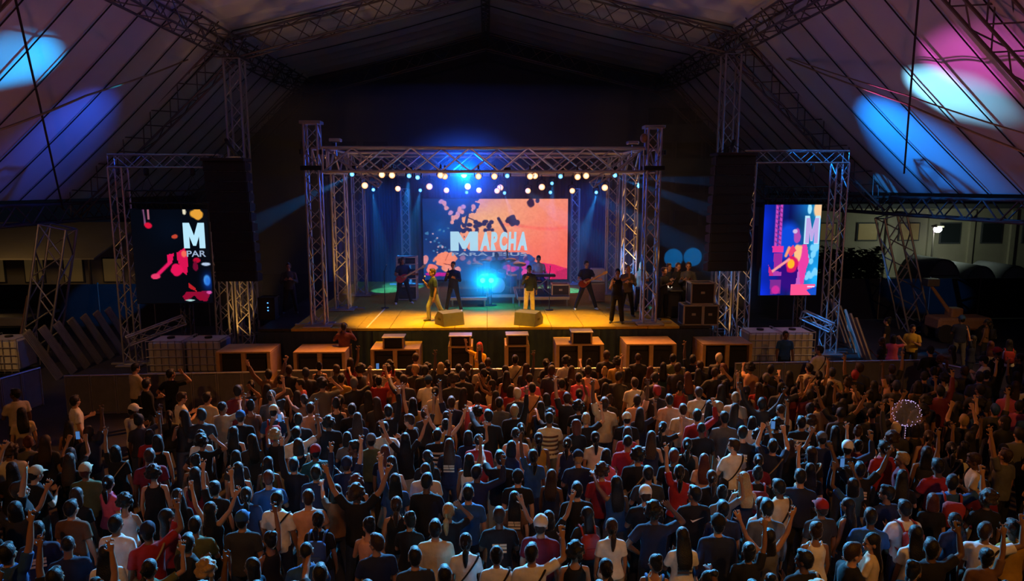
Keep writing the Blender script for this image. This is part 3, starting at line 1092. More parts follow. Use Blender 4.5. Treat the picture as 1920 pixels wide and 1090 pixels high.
def block_m(parent, x0, x1, z0, z1, matname, k=.28, y=-.012):
    """a heavy block letter M"""
    pts = [(0, 0), (0, 1), (.30, 1), (.5, .50), (.70, 1), (1, 1), (1, 0), (1 - k, 0), (1 - k, .48), (.57, .10), (.43, .10), (k, .48), (k, 0)]
    n = len(pts)
    q = [(x0 + a * (x1 - x0), z0 + b * (z1 - z0)) for a, b in pts]
    mb = MB()
    mb.add([(a, y, b) for a, b in q] + [(a, y + .006, b) for a, b in q], [tuple(reversed(range(n)))] + [(i, (i + 1) % n, n + (i + 1) % n, n + i) for i in range(n)])
    return mb.build('lettering', matname, parent)


screen_material('screen_main', 1.15)
screen_material('screen_side', 1.1)
screen_material('screen_dim', .9)
mat('text_white', (.1, .1, .1), emit=tuple(lin((180, 226, 246))), strength=1.05)
mat('text_pale', (.1, .1, .1), emit=tuple(lin((170, 190, 220))), strength=.8)
mat('text_lilac', (.1, .1, .1), emit=tuple(lin((190, 165, 230))), strength=1.0)

YS = 30.0
a, b_ = at(795, 525, YS), at(1065, 373, YS)
SW, SHH = b_.x - a.x, b_.z - a.z
scr = thing('video_wall', 'large sunset-coloured video wall with white lettering behind the band', 'video screen', ((a.x + b_.x) / 2, YS, a.z))
screen_panel(scr, 'picture', main_picture(), SW, SHH, 'screen_main')
MB().box((0, .10, SHH / 2), (SW + .08, .16, SHH + .08), bev=.02).build('cabinet', 'black_paint', scr)
ux = lambda u: (u - .5) * SW
vz = lambda v: (1 - v) * SHH
block_m(scr, ux(.187), ux(.378), vz(.64), vz(.40), 'text_white', .30)
x = .39
for ch, w_ in zip('ARCHA', (.075, .062, .060, .062, .075)):
    lettering(ch, scr, 'lettering', ux(x), ux(x + w_ - .004), vz(.635), vz(.405), -.01, 'text_white', .055, .10)
    x += w_
lettering('PARA JESUS', scr, 'lettering', ux(.195), ux(.715), vz(.715), vz(.66), -.01, 'text_pale', .02)


def side_screen(label, x0, x1, y0, y1, Y, dark):
    a, b_ = at(x0, y1, Y), at(x1, y0, Y)
    w, h = b_.x - a.x, b_.z - a.z
    t = thing('video_screen', label, 'video screen', ((a.x + b_.x) / 2, Y, a.z))
    screen_panel(t, 'picture', guitarist_picture(dark), w, h, 'screen_dim' if dark else 'screen_side')
    MB().box((0, .09, h / 2), (w + .06, .14, h + .06), bev=.02).build('cabinet', 'black_paint', t)
    f = lambda u: (u - .5) * w
    g_ = lambda v: (1 - v) * h
    if dark:
        block_m(t, f(.67), f(.95), g_(.41), g_(.14), 'text_white', .27)
        lettering('PAR', t, 'lettering', f(.70), f(.95), g_(.50), g_(.435), -.01, 'text_pale', .01)
    else:
        block_m(t, f(.72), f(.99), g_(.43), g_(.12), 'text_white', .33, -.008)
        block_m(t, f(.745), f(.965), g_(.42), g_(.145), 'text_lilac', .30)
    return t, a, b_


TYL, TYR = 23.9, 24.6
sl, la, lb = side_screen('dark upright video screen with a red guitarist and a white letter', 258, 388, 393, 569, TYL, True)
sr, ra, rb = side_screen('bright upright video screen with a pink guitarist on blue', 1425, 1541, 384, 554, TYR, False)

# ---- goal-post towers that carry the side screens
VG = 'screen towers'


def goalpost(nm, xo, xi, Y, ztop, scr_a, scr_b):
    for x, k in ((xo, 'outer'), (xi, 'inner')):
        t = truss('screen_tower', f'{k} truss column carrying the {nm}', 'truss tower', (x, Y + .35, .06), (x, Y + .35, ztop - .2), .44, .44, (0, 1, 0), .46, .032, .017, 'aluminium', VG, joined=False)
        inst('base_plate', fm, t, (0, 0, -.06))
    truss('tower_beam', f'cross truss on top of the {nm} columns', 'truss', (min(xo, xi) - .2, Y + .35, ztop), (max(xo, xi) + .2, Y + .35, ztop), .42, .42, (0, 0, 1), .46, .028, .014, 'aluminium', VG, joined=True)
    zz = scr_b.z + .42
    truss('hanging_truss', f'short black truss the {nm} hangs from', 'truss', (scr_a.x - .05, Y + .1, zz), (scr_b.x + .15, Y + .1, zz), .4, .42, (0, 0, 1), .3, .025, .014, 'black_paint', VG, joined=True)
    for u in (.22, .82):
        x = scr_a.x + (scr_b.x - scr_a.x) * u
        h = thing('chain_hoist', f"chain hoist above the {nm}, {'nearer' if (u < .5) == (xo < 0) else 'farther'} from the outer column", 'chain hoist', (x, Y + .15, zz + .22))
        MB().tube([(0, 0, .6), (0, .1, ztop - .2 - zz - .22)], .012, 5).build('chain', 'black_paint', h)
        MB().box((0, 0, .62), (.16, .14, .26), bev=.04).build('motor', 'black_paint', h)
        MB().tube([(-.2, 0, 0), (0, 0, .5), (.2, 0, 0)], .012, 5).build('sling', 'black_paint', h)


goalpost('red guitarist screen', -12.45, at(412, 560, TYL).x, TYL, 7.05, la, lb)
goalpost('pink guitarist screen', 12.75, at(1397, 560, TYR).x, TYR, 7.25, ra, rb)
for nm, px, Y in (('red guitarist screen', 458, 24.5), ('pink guitarist screen', 1355, 24.8)):
    x = at(px, 560, Y).x
    t = truss('array_tower', f'warm-lit truss mast carrying the speaker array by the {nm}', 'truss tower', (x, Y, .06), (x, Y, 7.2), .44, .44, (0, 1, 0), .46, .034, .018, 'aluminium', VG, joined=False)
    MB().box((0, 0, -.03), (.6, .6, .05), bev=.01).build('base_plate', 'aluminium', t)
    tx_ = at(424 if x < 0 else 1376, 300, 22.9).x
    MB().tube([(0, 0, 7.18), (tx_ - x, 23.0 - Y, 7.62)], .06, 8).build('boom', 'black_paint', t)

# ---- line arrays
cab = MB()
cab.add([(-.66, -.32, -.165), (.66, -.32, -.165), (.66, -.32, .165), (-.66, -.32, .165), (-.6, .38, -.11), (.6, .38, -.11), (.6, .38, .11), (-.6, .38, .11)],
        [(0, 1, 2, 3), (7, 6, 5, 4), (0, 4, 5, 1), (1, 5, 6, 2), (2, 6, 7, 3), (3, 7, 4, 0)])
cabm = cab.mesh('cabinet', 'black_paint')
grm = MB().box((0, -.335, 0), (1.26, .03, .29), bev=.008).mesh('grille', 'grille')


def line_array(label, px, y0, y1, Y, lean):
    a, b_ = at(px, y0, Y), at(px, y1, Y)
    t = thing('line_array', label, 'loudspeakers', (a.x, Y, b_.z))
    H = a.z - b_.z
    MB().box((0, 0, H - .05), (1.36, .8, .1), bev=.02).build('bumper_frame', 'black_paint', t)
    for s in (-1, 1):
        MB().tube([(s * .5, .1, H), (0, .1, 7.6 - b_.z)], .012, 5).build('sling', 'black_paint', t)
    n = 12
    pitch = (H - .1) / n
    for i in range(n):
        u = (i + .5) / n
        c = inst('cabinet', cabm, t, (lean * (u - .0) * 1.0, .05 - .25 * u * u, H - .1 - pitch * (i + .5)), (-math.radians(1.0 + 8 * u * u), 0, 0), (1, 1, pitch / .335))
        inst('grille', grm, c)
    return t


line_array('tall black hanging speaker array beside the red guitarist screen', 424, 297, 527, 22.9, .30)
line_array('tall black hanging speaker array beside the pink guitarist screen', 1376, 287, 508, 23.1, -.22)

# ================================================================== subwoofers before the stage
mat('sub_wood', (0.52, 0.32, 0.12), 0.6, noise=0.25, nscale=7)


def sub(label, px, w, py_top, Y, h=None, side=True):
    c = at(px, py_top, Y)
    h = c.z
    t = thing('subwoofer', label, 'subwoofer', (c.x, Y, 0), 0, 'subwoofers in the pit')
    dpt = 1.05
    th = .05
    MB().box((0, dpt / 2, h - th / 2), (w, dpt, th), bev=.01).build('top_panel', 'sub_wood', t)
    for s in (-1, 1):
        MB().box((s * (w / 2 - .05), dpt / 2, h / 2 - .02), (.1, dpt, h - .06), bev=.01).build('side_panel', 'sub_wood', t)
    MB().box((0, dpt / 2 + .1, h / 2 - .02), (w - .2, dpt - .22, h - .08)).build('body', 'case_black', t)
    n = 2 if w > 1.2 else 1
    for i in range(n):
        x = (i - (n - 1) / 2) * w * .42
        MB().box((x, .12, h * .5), (w * .36 if n > 1 else w * .7, .03, h * .7), bev=.01).build('grille', 'grille', t)
    if n > 1:
        MB().box((0, .08, h * .5), (.12, .14, h - .1)).build('divider', 'sub_wood', t)
    return t, c, h


sub('dim wide subwoofer cabinet before the array mast by the red guitarist screen', 455, 1.55, 660, 19.7)
sub('wide subwoofer cabinet with an amber-lit top beside the pit photographer', 598, 1.5, 660, 19.85)
s3, c3, h3 = sub('amber-topped subwoofer carrying a black box, between photographer and woman in yellow', 740, 1.42, 655, 19.85)
s4, c4, h4 = sub('narrow subwoofer stack beside the woman in yellow', 863, .72, 650, 19.85)
s5, c5, h5 = sub('narrow subwoofer stack below the wedge of the khaki-trousered singer', 970, .72, 648, 19.85)
s6, c6, h6 = sub('amber-topped subwoofer carrying a black box below the guitarist in white shoes', 1088, 1.42, 646, 19.85)
sub('wide subwoofer cabinet half amber-lit below the singing woman', 1222, 1.5, 645, 19.85)
sub('dim wide subwoofer cabinet below the flight cases', 1365, 1.5, 645, 19.9)


def fill(label, c, h, w, hh, off):
    t = thing('fill_speaker', label, 'loudspeaker', (c.x + off, c.y + .3, h), 0, 'fill speakers on the subwoofers')
    MB().box((0, 0, hh / 2), (w, .42, hh), bev=.02).build('body', 'case_black', t)
    MB().box((0, -.02, hh - .01), (w + .06, .5, .04), bev=.01).build('lid', 'aluminium', t)
    MB().box((0, -.22, hh / 2 - .02), (w * .8, .03, hh * .72), bev=.01).build('grille', 'grille', t)
    for s in (-1, 1):
        MB().box((s * (w / 2 - .02), -.2, hh / 2), (.05, .06, hh), bev=.008).build('edge_strip', 'sub_wood', t)
    return t


fill('small black fill speaker on the subwoofer nearest the photographer side', c3, h3, .6, .34, -.05)
fill('small black fill speaker with wooden edges beside the woman in yellow', c4, h4, .62, .30, 0)
fill('small black fill speaker with wooden edges below the khaki-trousered singer', c5, h5, .62, .30, 0)
fill('small black fill speaker below the guitarist in white shoes', c6, h6, .6, .36, .06)

# ================================================================== crowd barriers
bar_post = MB().box((0, 0, .55), (.05, .06, 1.06)).mesh('post', 'aluminium')
bar_panel = MB()
bar_panel.box((0, 0, .56), (1.1, .02, 1.0))
mat('barrier_panel', (0.20, 0.20, 0.21), 0.6, 0.3, noise=0.3, nscale=4)
bar_panel = bar_panel.mesh('panel', 'barrier_panel')
bar_foot = MB().box((0, .25, .03), (1.1, .45, .03)).mesh('foot_plate', 'aluminium')
bar_brace = MB().tube([(0, .02, .95), (0, .42, .05)], .02, 6).mesh('brace', 'aluminium')


def barrier_run(a, b_, n, where):
    a, b_ = Vector((a.x, a.y, 0)), Vector((b_.x, b_.y, 0))
    L = (b_ - a).length / n
    ang = math.atan2(b_.y - a.y, b_.x - a.x)
    if math.cos(ang) < 0:
        ang += math.pi
    for i in range(n):
        c = a.lerp(b_, (i + .5) / n)
        t = thing('crowd_barrier', f'grey crowd barrier {where}, {ORD[i]} segment', 'barrier', c, ang, 'crowd barriers')
        t.scale = (L / 1.1 * .985, 1, 1)
        inst('panel', bar_panel, t)
        MB().tube([(-.55, 0, 1.10), (.55, 0, 1.10)], .03, 8).build('top_rail', 'aluminium', t)
        for s in (-.52, .52):
            inst('post', bar_post, t, (s, 0, 0))
            inst('brace', bar_brace, t, (s * .95, 0, 0))
        inst('foot_plate', bar_foot, t)


barrier_run(atz(500, 698, 1.1), atz(120, 706, 1.1), 8, 'on the side of the red guitarist screen')
barrier_run(atz(75, 690, 1.1), atz(-40, 722, 1.1), 3, 'turning away by the slanted tent leg')
barrier_run(atz(1378, 682, 1.1), atz(1740, 676, 1.1), 8, 'on the side of the pink guitarist screen')
barrier_run(atz(1745, 678, 1.1), atz(1812, 692, 1.1), 2, 'turning away past the hi-vis steward')
mat('barrier_amber', (0.45, 0.34, 0.22), 0.6, noise=0.3, nscale=4)
barrier_run(atz(1330, 690, 1.1), atz(520, 696, 1.1), 17 - 1, 'in front of the subwoofers')

# ================================================================== caged water tanks
mat('tank_white', (0.62, 0.58, 0.50), 0.6, noise=0.15, nscale=2)


def tank(label, px, py, Y, w=1.1):
    c = at(px, py, Y)
    t = thing('water_tank', label, 'water tank', (c.x, Y, 0), 0, 'caged water tanks')
    MB().box((0, 0, .72), (w, 1.0, 1.05), bev=.07).build('tank', 'tank_white', t)
    MB().box((0, 0, .08), (w + .08, 1.08, .14), bev=.02).build('pallet', 'black_paint', t)
    MB().lathe([(.0, 0), (.12, 0), (.12, .06), (0, .06)], (0, 0, 1.24), 14).build('lid', 'black_paint', t)
    n = 6
    for i in range(n):
        x = -w / 2 - .03 + (w + .06) * i / (n - 1)
        bar('cage_bar', (x, -.54, .14), (x, -.54, 1.28), .014, 'aluminium', t)
    for i in range(5):
        z = .22 + i * .26
        bar('cage_bar', (-w / 2 - .03, -.55, z), (w / 2 + .03, -.55, z), .014, 'aluminium', t)
    for s in (-1, 1):
        bar('cage_bar', (s * (w / 2 + .03), -.54, 1.28), (s * (w / 2 + .03), .54, 1.28), .014, 'aluminium', t)
        bar('cage_bar', (s * (w / 2 + .03), .54, .14), (s * (w / 2 + .03), .54, 1.28), .014, 'aluminium', t)
    return t


tank('pale caged water tank behind the blue-shirted steward', 1484, 640, 23.4)
tank('dim caged water tank beside the pale one, nearer the array mast', 1424, 640, 23.4)
tank('dark caged water tank below the red guitarist screen', 322, 650, 22.8)
tank('dark caged water tank between the red guitarist screen and the dim subwoofer', 392, 650, 22.8)
tank('amber-lit caged water tank beyond the slanted tent leg', 22, 680, 23.2)
tank('amber-lit caged water tank against the turning barrier', -62, 680, 22.0)

# folded winch arms beside the screen towers
for nm, p, q in (('red guitarist screen', at(345, 600, 24.6), at(240, 640, 23.6)), ('pink guitarist screen', at(1505, 590, 25.2), at(1560, 615, 24.4))):
    truss('outrigger', f'folded outrigger truss reaching to the outer column of the {nm}', 'truss', p, q, .3, .3, (0, 0, 1), .35, .03, .02, 'aluminium', joined=True)
    x = p.x
    truss('support_stub', f'short truss stub standing under the {nm}', 'truss', (x, p.y + .3, .05), (x, p.y + .3, 2.2), .3, .3, (0, 1, 0), .35, .025, .014, 'tent_steel', joined=True)

# crane arm near the hi-vis steward, slanted props of the other yard
c = at(1795, 612, 27)
t = thing('boom_lift', 'parked boom lift with a raised thin arm past the slanted tent leg', 'boom lift', (c.x, 27, 0))
MB().box((0, 0, .75), (2.2, 1.0, .5), bev=.08).build('body', 'wood_brown', t)
for x in (-.8, .8):
    for y in (-.45, .45):
        MB().lathe([(.05, -.12), (.36, -.12), (.38, 0), (.36, .12), (.05, .12)], (x, y, .38), 16, R90).build('wheel', 'rubber', t)
q = at(1745, 535, 27) - Vector((c.x, 27, 0))
MB().tube([(-.2, 0, .95), (q.x, 0, q.z)], [.09, .06], 8).build('arm', 'wood_brown', t)
MB().box((-.2, 0, 1.15), (.5, .5, .4), bev=.05).build('turret', 'wood_brown', t)
MB().box((q.x, 0, q.z + .12), (.5, .4, .3), bev=.02).build('basket', 'tent_steel', t)
c = at(30, 622, 26.5)
t = thing('slanted_prop', 'slanted amber prop with a foot plate before the trailer', 'prop', (c.x, 26.5, 0.0))
q = at(52, 555, 27.5) - Vector((c.x, 26.5, 0))
MB().tube([(0, 0, .05), q], .045, 8).build('pole', 'wood_brown', t)
MB().box((0, 0, .03), (.45, .35, .06), bev=.01).build('foot_plate', 'wood_brown', t)

# ================================================================== people: body, clothes and hair grown from a posed skeleton
WORK = bpy.data.scenes.new('workbench')     # meshes are melted here, apart from the big scene


def evaluated(o):
    vl = WORK.view_layers[0]
    vl.update()
    return bpy.data.meshes.new_from_object(o.evaluated_get(vl.depsgraph))


def fuse(mb, voxel, ratio, smooth=3, name='m'):
    """melts overlapping shells into one continuous surface"""
    me = bpy.data.meshes.new('tmp')
    me.from_pydata(mb.v, [], mb.f)
    o = bpy.data.objects.new('tmp', me)
    WORK.collection.objects.link(o)
    m = o.modifiers.new('r', 'REMESH')
    m.mode = 'VOXEL'
    m.voxel_size = voxel
    s = o.modifiers.new('s', 'SMOOTH')
    s.iterations = smooth
    s.factor = .5
    d = o.modifiers.new('d', 'DECIMATE')
    d.ratio = ratio
    out = evaluated(o)
    out.name = name
    bpy.data.objects.remove(o)
    bpy.data.meshes.remove(me)
    return out


def as_mb(me):
    b = MB()
    b.v = [tuple(v.co) for v in me.vertices]
    b.f = [tuple(p.vertices) for p in me.polygons]
    b.m = [0] * len(b.f)
    return b


def V(*a):
    return Vector(a)


ARMS = {   # (upper arm, forearm), x points away from the body, y ahead, z up
    'down': ((.20, .03, -1), (.04, .28, -1)),
    'up': ((.22, .18, 1), (.02, .22, 1)),
    'bent': ((.85, .30, .40), (-.05, .30, 1)),
    'phone': ((.30, .80, .50), (-.28, .40, 1)),
    'clasp': ((.28, .30, -1), (-.62, .75, .45)),
    'vee': ((.62, .12, .80), (.34, .18, .95)),
    'hip': ((.62, -.20, -.75), (-.62, .28, -.55)),
    'point': ((.30, .90, .25), (.12, .95, .45)),
    'mic': ((.30, .35, -1), (-.42, .60, .85)),
    'fret': ((.45, .25, -1), (.45, .80, .05)),
    'strum': ((.42, -.05, -1), (-.55, .75, -.25)),
    'keys': ((.22, .35, -1), (-.05, 1, -.12)),
    'camera': ((.45, .55, -.60), (-.62, .45, 1)),
    'face': ((.55, .40, .10), (-.65, -.10, .75)),
}


class Fig:
    pass


def figure(right='down', left='down', sex='m', lean=0.0, head_yaw=0.0, head_pitch=0.0, rleg=None, lleg=None, stance=.10, twist=0.0):
    F = Fig()
    F.sex = sex
    F.sw = .178 if sex == 'm' else .152
    pel = V(0, 0, .93)
    R = Matrix.Rotation(twist, 3, 'Z') @ Matrix.Rotation(-lean, 3, 'X')
    F.T = lambda p: pel + R @ (Vector(p) - pel)
    F.R = R
    F.arm = {}
    for s, key in ((1, right), (-1, left)):
        u, f = ARMS[key] if isinstance(key, str) else key
        u, f = V(*u).normalized(), V(*f).normalized()
        lift = max(0, u.z)
        sh = V(s * (F.sw - .012 * lift), 0, 1.362 + .060 * lift)
        m = lambda d: R @ V(d.x * s, d.y, d.z)
        shw = F.T(sh)
        el = shw + m(u) * (.285 if sex == 'm' else .265)
        wr = el + m(f) * (.25 if sex == 'm' else .235)
        F.arm[s] = (shw, el, wr, m(u), m(f))
    F.leg = {}
    for s, lg in ((1, rleg), (-1, lleg)):
        hip = V(s * .09, 0, .88)
        if lg is None:
            kn = V(s * (.09 + stance * .4), .015, .48)
            an = V(s * (.09 + stance * .8), -.015, .075)
        else:
            a, b = V(*lg[0]).normalized(), V(*lg[1]).normalized()
            kn = hip + V(a.x * s, a.y, a.z) * .41
            an = kn + V(b.x * s, b.y, b.z) * .41
        F.leg[s] = (hip, kn, an)
    low = min(F.leg[1][2].z, F.leg[-1][2].z)
    dz = .075 - low
    F.dz = dz
    F.H = Matrix.Translation(F.T(V(0, .012, 1.498)) + V(0, 0, dz)) @ R.to_4x4() @ Matrix.Rotation(head_yaw, 4, 'Z') @ Matrix.Rotation(head_pitch + lean * .5, 4, 'X') @ Matrix.Scale(1.07, 4)
    return F


TORSO_M = [(.80, .13, .09, 0), (.86, .158, .108, -.005), (.94, .163, .112, -.006), (1.02, .152, .104, 0), (1.10, .148, .102, .004), (1.20, .156, .110, .006), (1.28, .166, .116, .004), (1.34, .160, .108, 0), (1.39, .130, .090, -.006), (1.43, .092, .074, -.006), (1.465, .062, .060, -.006)]
TORSO_F = [(.80, .14, .10, 0), (.86, .166, .116, -.006), (.94, .165, .112, -.006), (1.02, .140, .098, 0), (1.10, .124, .092, .004), (1.20, .134, .104, .012), (1.27, .142, .118, .016), (1.33, .138, .100, .004), (1.38, .110, .082, -.004), (1.42, .078, .066, -.006), (1.455, .052, .052, -.006)]


def torso(mb, F, z0, z1, k, add=0.0, n=16, hem=0.0):
    rows = TORSO_M if F.sex == 'm' else TORSO_F
    zs = [z0] + [r[0] for r in rows if z0 + .02 < r[0] < z1 - .015] + [z1]
    zz = [r[0] for r in rows]
    out = []
    for z in zs:
        rx, ry, yo = [float(np.interp(z, zz, [r[i] for r in rows])) for i in (1, 2, 3)]
        e = add + (hem if z == z0 else 0)
        out.append([F.T(V((rx * k + e) * math.cos(t), (ry * k + e) * math.sin(t) + yo, z)) for t in [2 * math.pi * i / n for i in range(n)]])
    mb.rings(out)


def hand(mb, wr, d, nrm, s, curl):
    d = d.normalized()
    nrm = (nrm - d * nrm.dot(d)).normalized()
    ac = d.cross(nrm).normalized()
    M = Matrix((ac, nrm, d)).transposed()

    def P(x, y, z):
        return wr + M @ V(x, y, z)
    rings = []
    for z, rx, ry in ((-.02, .026, .020), (.02, .032, .017), (.05, .041, .015), (.085, .042, .013)):
        rings.append([P(rx * math.cos(t), ry * math.sin(t), z) for t in [2 * math.pi * i / 10 for i in range(10)]])
    mb.rings(rings)
    for i, (x, L) in enumerate(((-.036, .066), (-.0125, .080), (.0125, .086), (.036, .078))):
        a = P(x, 0, .08)
        fx = x * 3.2
        c1, c2 = curl * .7, curl * 1.5
        b = a + M @ V(fx, math.sin(c1), math.cos(c1)).normalized() * (L * .55)
        c = b + M @ V(fx * .6, math.sin(c2), math.cos(c2)).normalized() * (L * .45)
        mb.tube([a, b, c], [.0100, .0096, .0082], 7)
    sg = 1 if s > 0 else -1
    a, = [P(.034, .004, .025)]
    b = a + M @ V(.72, .25, .65).normalized() * .036
    c = b + M @ V(.35, .35 + curl * .4, .85).normalized() * .03
    mb.tube([a, b, c], [.013, .011, .009], 7)


def make_body(F, ratio=.32, bare=False, curl=.22, shoe='shoe', name='body'):
    mb = MB()
    torso(mb, F, .82, 1.46, .93)
    up = F.R @ V(0, 0, 1)
    nk = F.T(V(0, -.008, 1.43))
    mb.tube([nk, F.T(V(0, .0, 1.49)), F.T(V(0, .012, 1.56))], [.062, .052, .052] if F.sex == 'm' else [.05, .043, .043], 12)
    D0 = Matrix.Translation(V(0, 0, -F.dz))
    H = D0 @ F.H
    mb.ell((0, -.006, .128), (.073, .093, .100), 16, 10, H)
    mb.ell((0, .030, .062), (.054, .060, .068), 14, 8, H)
    mb.ell((0, .052, .018), (.030, .034, .026), 10, 6, H)
    mb.ell((0, .094, .078), (.013, .020, .024), 8, 6, H)
    mb.ell((0, .072, .118), (.050, .022, .014), 10, 6, H)
    for s in (-1, 1):
        mb.ell((s * .074, -.008, .088), (.012, .022, .032), 8, 6, H)
        mb.ell((s * .036, .070, .070), (.020, .018, .018), 8, 6, H)
    kk = 1.0 if F.sex == 'm' else .84
    for s in (-1, 1):
        sh, el, wr, du, df = F.arm[s]
        inner = F.T(V(s * .07, 0, 1.385))
        mb.tube([inner, sh], [.055 * kk, .054 * kk], 10)
        mb.ell(sh, (.056 * kk, .054 * kk, .058 * kk), 12, 8)
        mb.tube([sh, sh.lerp(el, .4), el], [.054 * kk, .050 * kk, .039 * kk], 12)
        mb.ell(el, (.039 * kk,) * 3, 10, 6)
        mb.tube([el, el.lerp(wr, .35), wr], [.040 * kk, .041 * kk, .027 * kk], 12)
        if du.z > .2 or df.z > .4:
            nrm = V(0, 1, 0) - df * df.y
        else:
            nrm = F.R @ V(-s, .15, 0)
        hand(mb, wr, df, nrm, s, curl)
        hip, kn, an = F.leg[s]
        mb.tube([hip + V(0, 0, .04), hip.lerp(kn, .3), kn], [.088, .082, .054], 12)
        mb.ell(kn, (.054, .056, .058), 10, 6)
        mb.tube([kn, kn.lerp(an, .3), an], [.052, .054, .036], 12)
        fd = V(s * .18, 1, 0).normalized()
        mb.tube([an - fd * .055 + V(0, 0, -.035), an + fd * .05 + V(0, 0, -.035), an + fd * .15 + V(0, 0, -.045), an + fd * .185 + V(0, 0, -.05)], [.040, .042, .036, .022], 10, flat=.85)
        mb.ell(an, (.040, .044, .045), 10, 6)
    me = fuse(mb, .0092, ratio * .62, 2, name)
    b = as_mb(me)
    bpy.data.meshes.remove(me)
    b.v = [(p[0], p[1], p[2] + F.dz) for p in b.v]
    lim = [F.leg[s][2] + V(0, 0, F.dz) for s in (-1, 1)]
    for i, f in enumerate(b.f):
        c = sum((Vector(b.v[k]) for k in f), V(0, 0, 0)) / len(f)
        if any((c - q).length < .25 and c.z < q.z + .02 for q in lim):
            b.m[i] = 1
    for s in (-1, 1):
        b.ell((s * .029, .0835, .098), (.011, .008, .007), 8, 6, F.H, 2)
        b.ell((s * .030, .088, .113), (.015, .006, .004), 8, 4, F.H, 2)
    b.ell((0, .089, .040), (.022, .007, .007), 8, 5, F.H, 3)
    return b.mesh(name, ['skin', shoe, 'eye', 'lip'], True)


def make_shirt(F, kind='tee', hem=.84, ratio=.30, name='shirt'):
    mb = MB()
    torso(mb, F, hem, 1.462 if kind != 'tank' else 1.40, 1.06, .014, 18, .014)
    kk = 1.0 if F.sex == 'm' else .85
    for s in (-1, 1):
        sh, el, wr, du, df = F.arm[s]
        inner = F.T(V(s * .055, -.004, 1.395))
        if kind == 'tank':
            mb.tube([F.T(V(s * .085, -.085, 1.36)), F.T(V(s * .085, -.02, 1.465)), F.T(V(s * .085, .075, 1.37))], .018, 8)
            continue
        mb.tube([inner, sh], [.060 * kk, .066 * kk], 12)
        mb.ell(sh, (.066 * kk, .066 * kk, .066 * kk), 12, 8)
        if kind == 'tee':
            mb.tube([sh, sh.lerp(el, .45), sh.lerp(el, .68)], [.070 * kk, .068 * kk, .070 * kk], 12)
        else:
            mb.tube([sh, sh.lerp(el, .5), el], [.069 * kk, .062 * kk, .054 * kk], 12)
            mb.ell(el, (.054 * kk,) * 3, 10, 6)
            mb.tube([el, el.lerp(wr, .4), el.lerp(wr, .93)], [.054 * kk, .053 * kk, .041 * kk], 12)
    me = fuse(mb, .015, ratio, 3, name)
    b = as_mb(me)
    bpy.data.meshes.remove(me)
    b.v = [(p[0], p[1], p[2] + F.dz) for p in b.v]
    return b.mesh(name, 'cloth', True)


def make_trousers(F, kind='long', ratio=.30, name='trousers', wide=1.0):
    mb = MB()
    torso(mb, F, .80, .97, 1.03, .008, 16)
    if kind == 'skirt':
        rr = []
        for z, r in ((.95, .165), (.80, .20), (.62, .25), (.50, .28)):
            rr.append([V(r * math.cos(t), r * .82 * math.sin(t), z) for t in [2 * math.pi * i / 18 for i in range(18)]])
        mb.rings(rr)
    else:
        for s in (-1, 1):
            hip, kn, an = F.leg[s]
            mb.tube([hip + V(0, 0, .05), hip.lerp(kn, .3), kn], [.100, .096, .074 * wide], 12)
            if kind == 'long':
                mb.ell(kn, (.074 * wide,) * 3, 10, 6)
                mb.tube([kn, kn.lerp(an, .4), an + V(0, 0, -.01)], [.074 * wide, .070 * wide, .062 * wide], 12)
    me = fuse(mb, .016, ratio, 3, name)
    b = as_mb(me)
    bpy.data.meshes.remove(me)
    b.v = [(p[0], p[1], p[2] + F.dz) for p in b.v]
    return b.mesh(name, 'cloth', True)


# ---- hair and hats, in the head's own space
def hair_mesh(style):
    mb = MB()
    v = .011
    if style == 'shaved':
        mb.ell((0, -.014, .134), (.0775, .0955, .0985), 16, 10)
        v = .010
    elif style == 'short':
        mb.ell((0, -.020, .140), (.084, .099, .102), 16, 10)
        mb.ell((0, -.055, .085), (.066, .055, .065), 12, 8)
        mb.ell((0, .035, .205), (.055, .048, .030), 12, 8)
    elif style == 'curly':
        r = random.Random(3)
        mb.ell((0, -.03, .15), (.105, .11, .115), 16, 10)
        for k in range(46):
            a, b = r.random() * 6.28, r.random() * 2.2
            p = V(math.sin(b) * math.cos(a) * .105, -.035 + math.sin(b) * math.sin(a) * .10, .145 + math.cos(b) * .11)
            if p.y > .05 and p.z < .17:
                continue
            mb.ell(p, (.030,) * 3, 8, 5)
    else:
        mb.ell((0, -.018, .140), (.083, .100, .102), 16, 10)
        mb.ell((0, -.055, .09), (.070, .055, .07), 12, 8)
        if style == 'long':
            rr = []
            for z, rx, ry, y in ((.16, .070, .06, -.04), (.09, .088, .060, -.045), (.0, .098, .056, -.055), (-.10, .108, .050, -.085), (-.20, .102, .040, -.105), (-.28, .080, .028, -.108)):
                rr.append([V(rx * math.cos(t), y + ry * math.sin(t), z) for t in [2 * math.pi * i / 14 for i in range(14)]])
            mb.rings(rr)
        elif style == 'bob':
            rr = []
            for z, rx, ry, y in ((.16, .075, .07, -.03), (.08, .094, .074, -.03), (.0, .098, .070, -.036), (-.045, .088, .060, -.04)):
                rr.append([V(rx * math.cos(t), y + ry * math.sin(t), z) for t in [2 * math.pi * i / 14 for i in range(14)]])
            mb.rings(rr)
        elif style == 'ponytail':
            mb.tube([(0, -.10, .17), (0, -.155, .15), (0, -.165, .05), (0, -.15, -.08), (0, -.14, -.17)], [.030, .038, .042, .034, .014], 10)
        elif style == 'bun':
            mb.ell((0, -.075, .225), (.052, .052, .048), 12, 8)
    me = fuse(mb, v, .45, 2, 'hair')
    b = as_mb(me)
    return b.mesh('hair', 'hair', True)


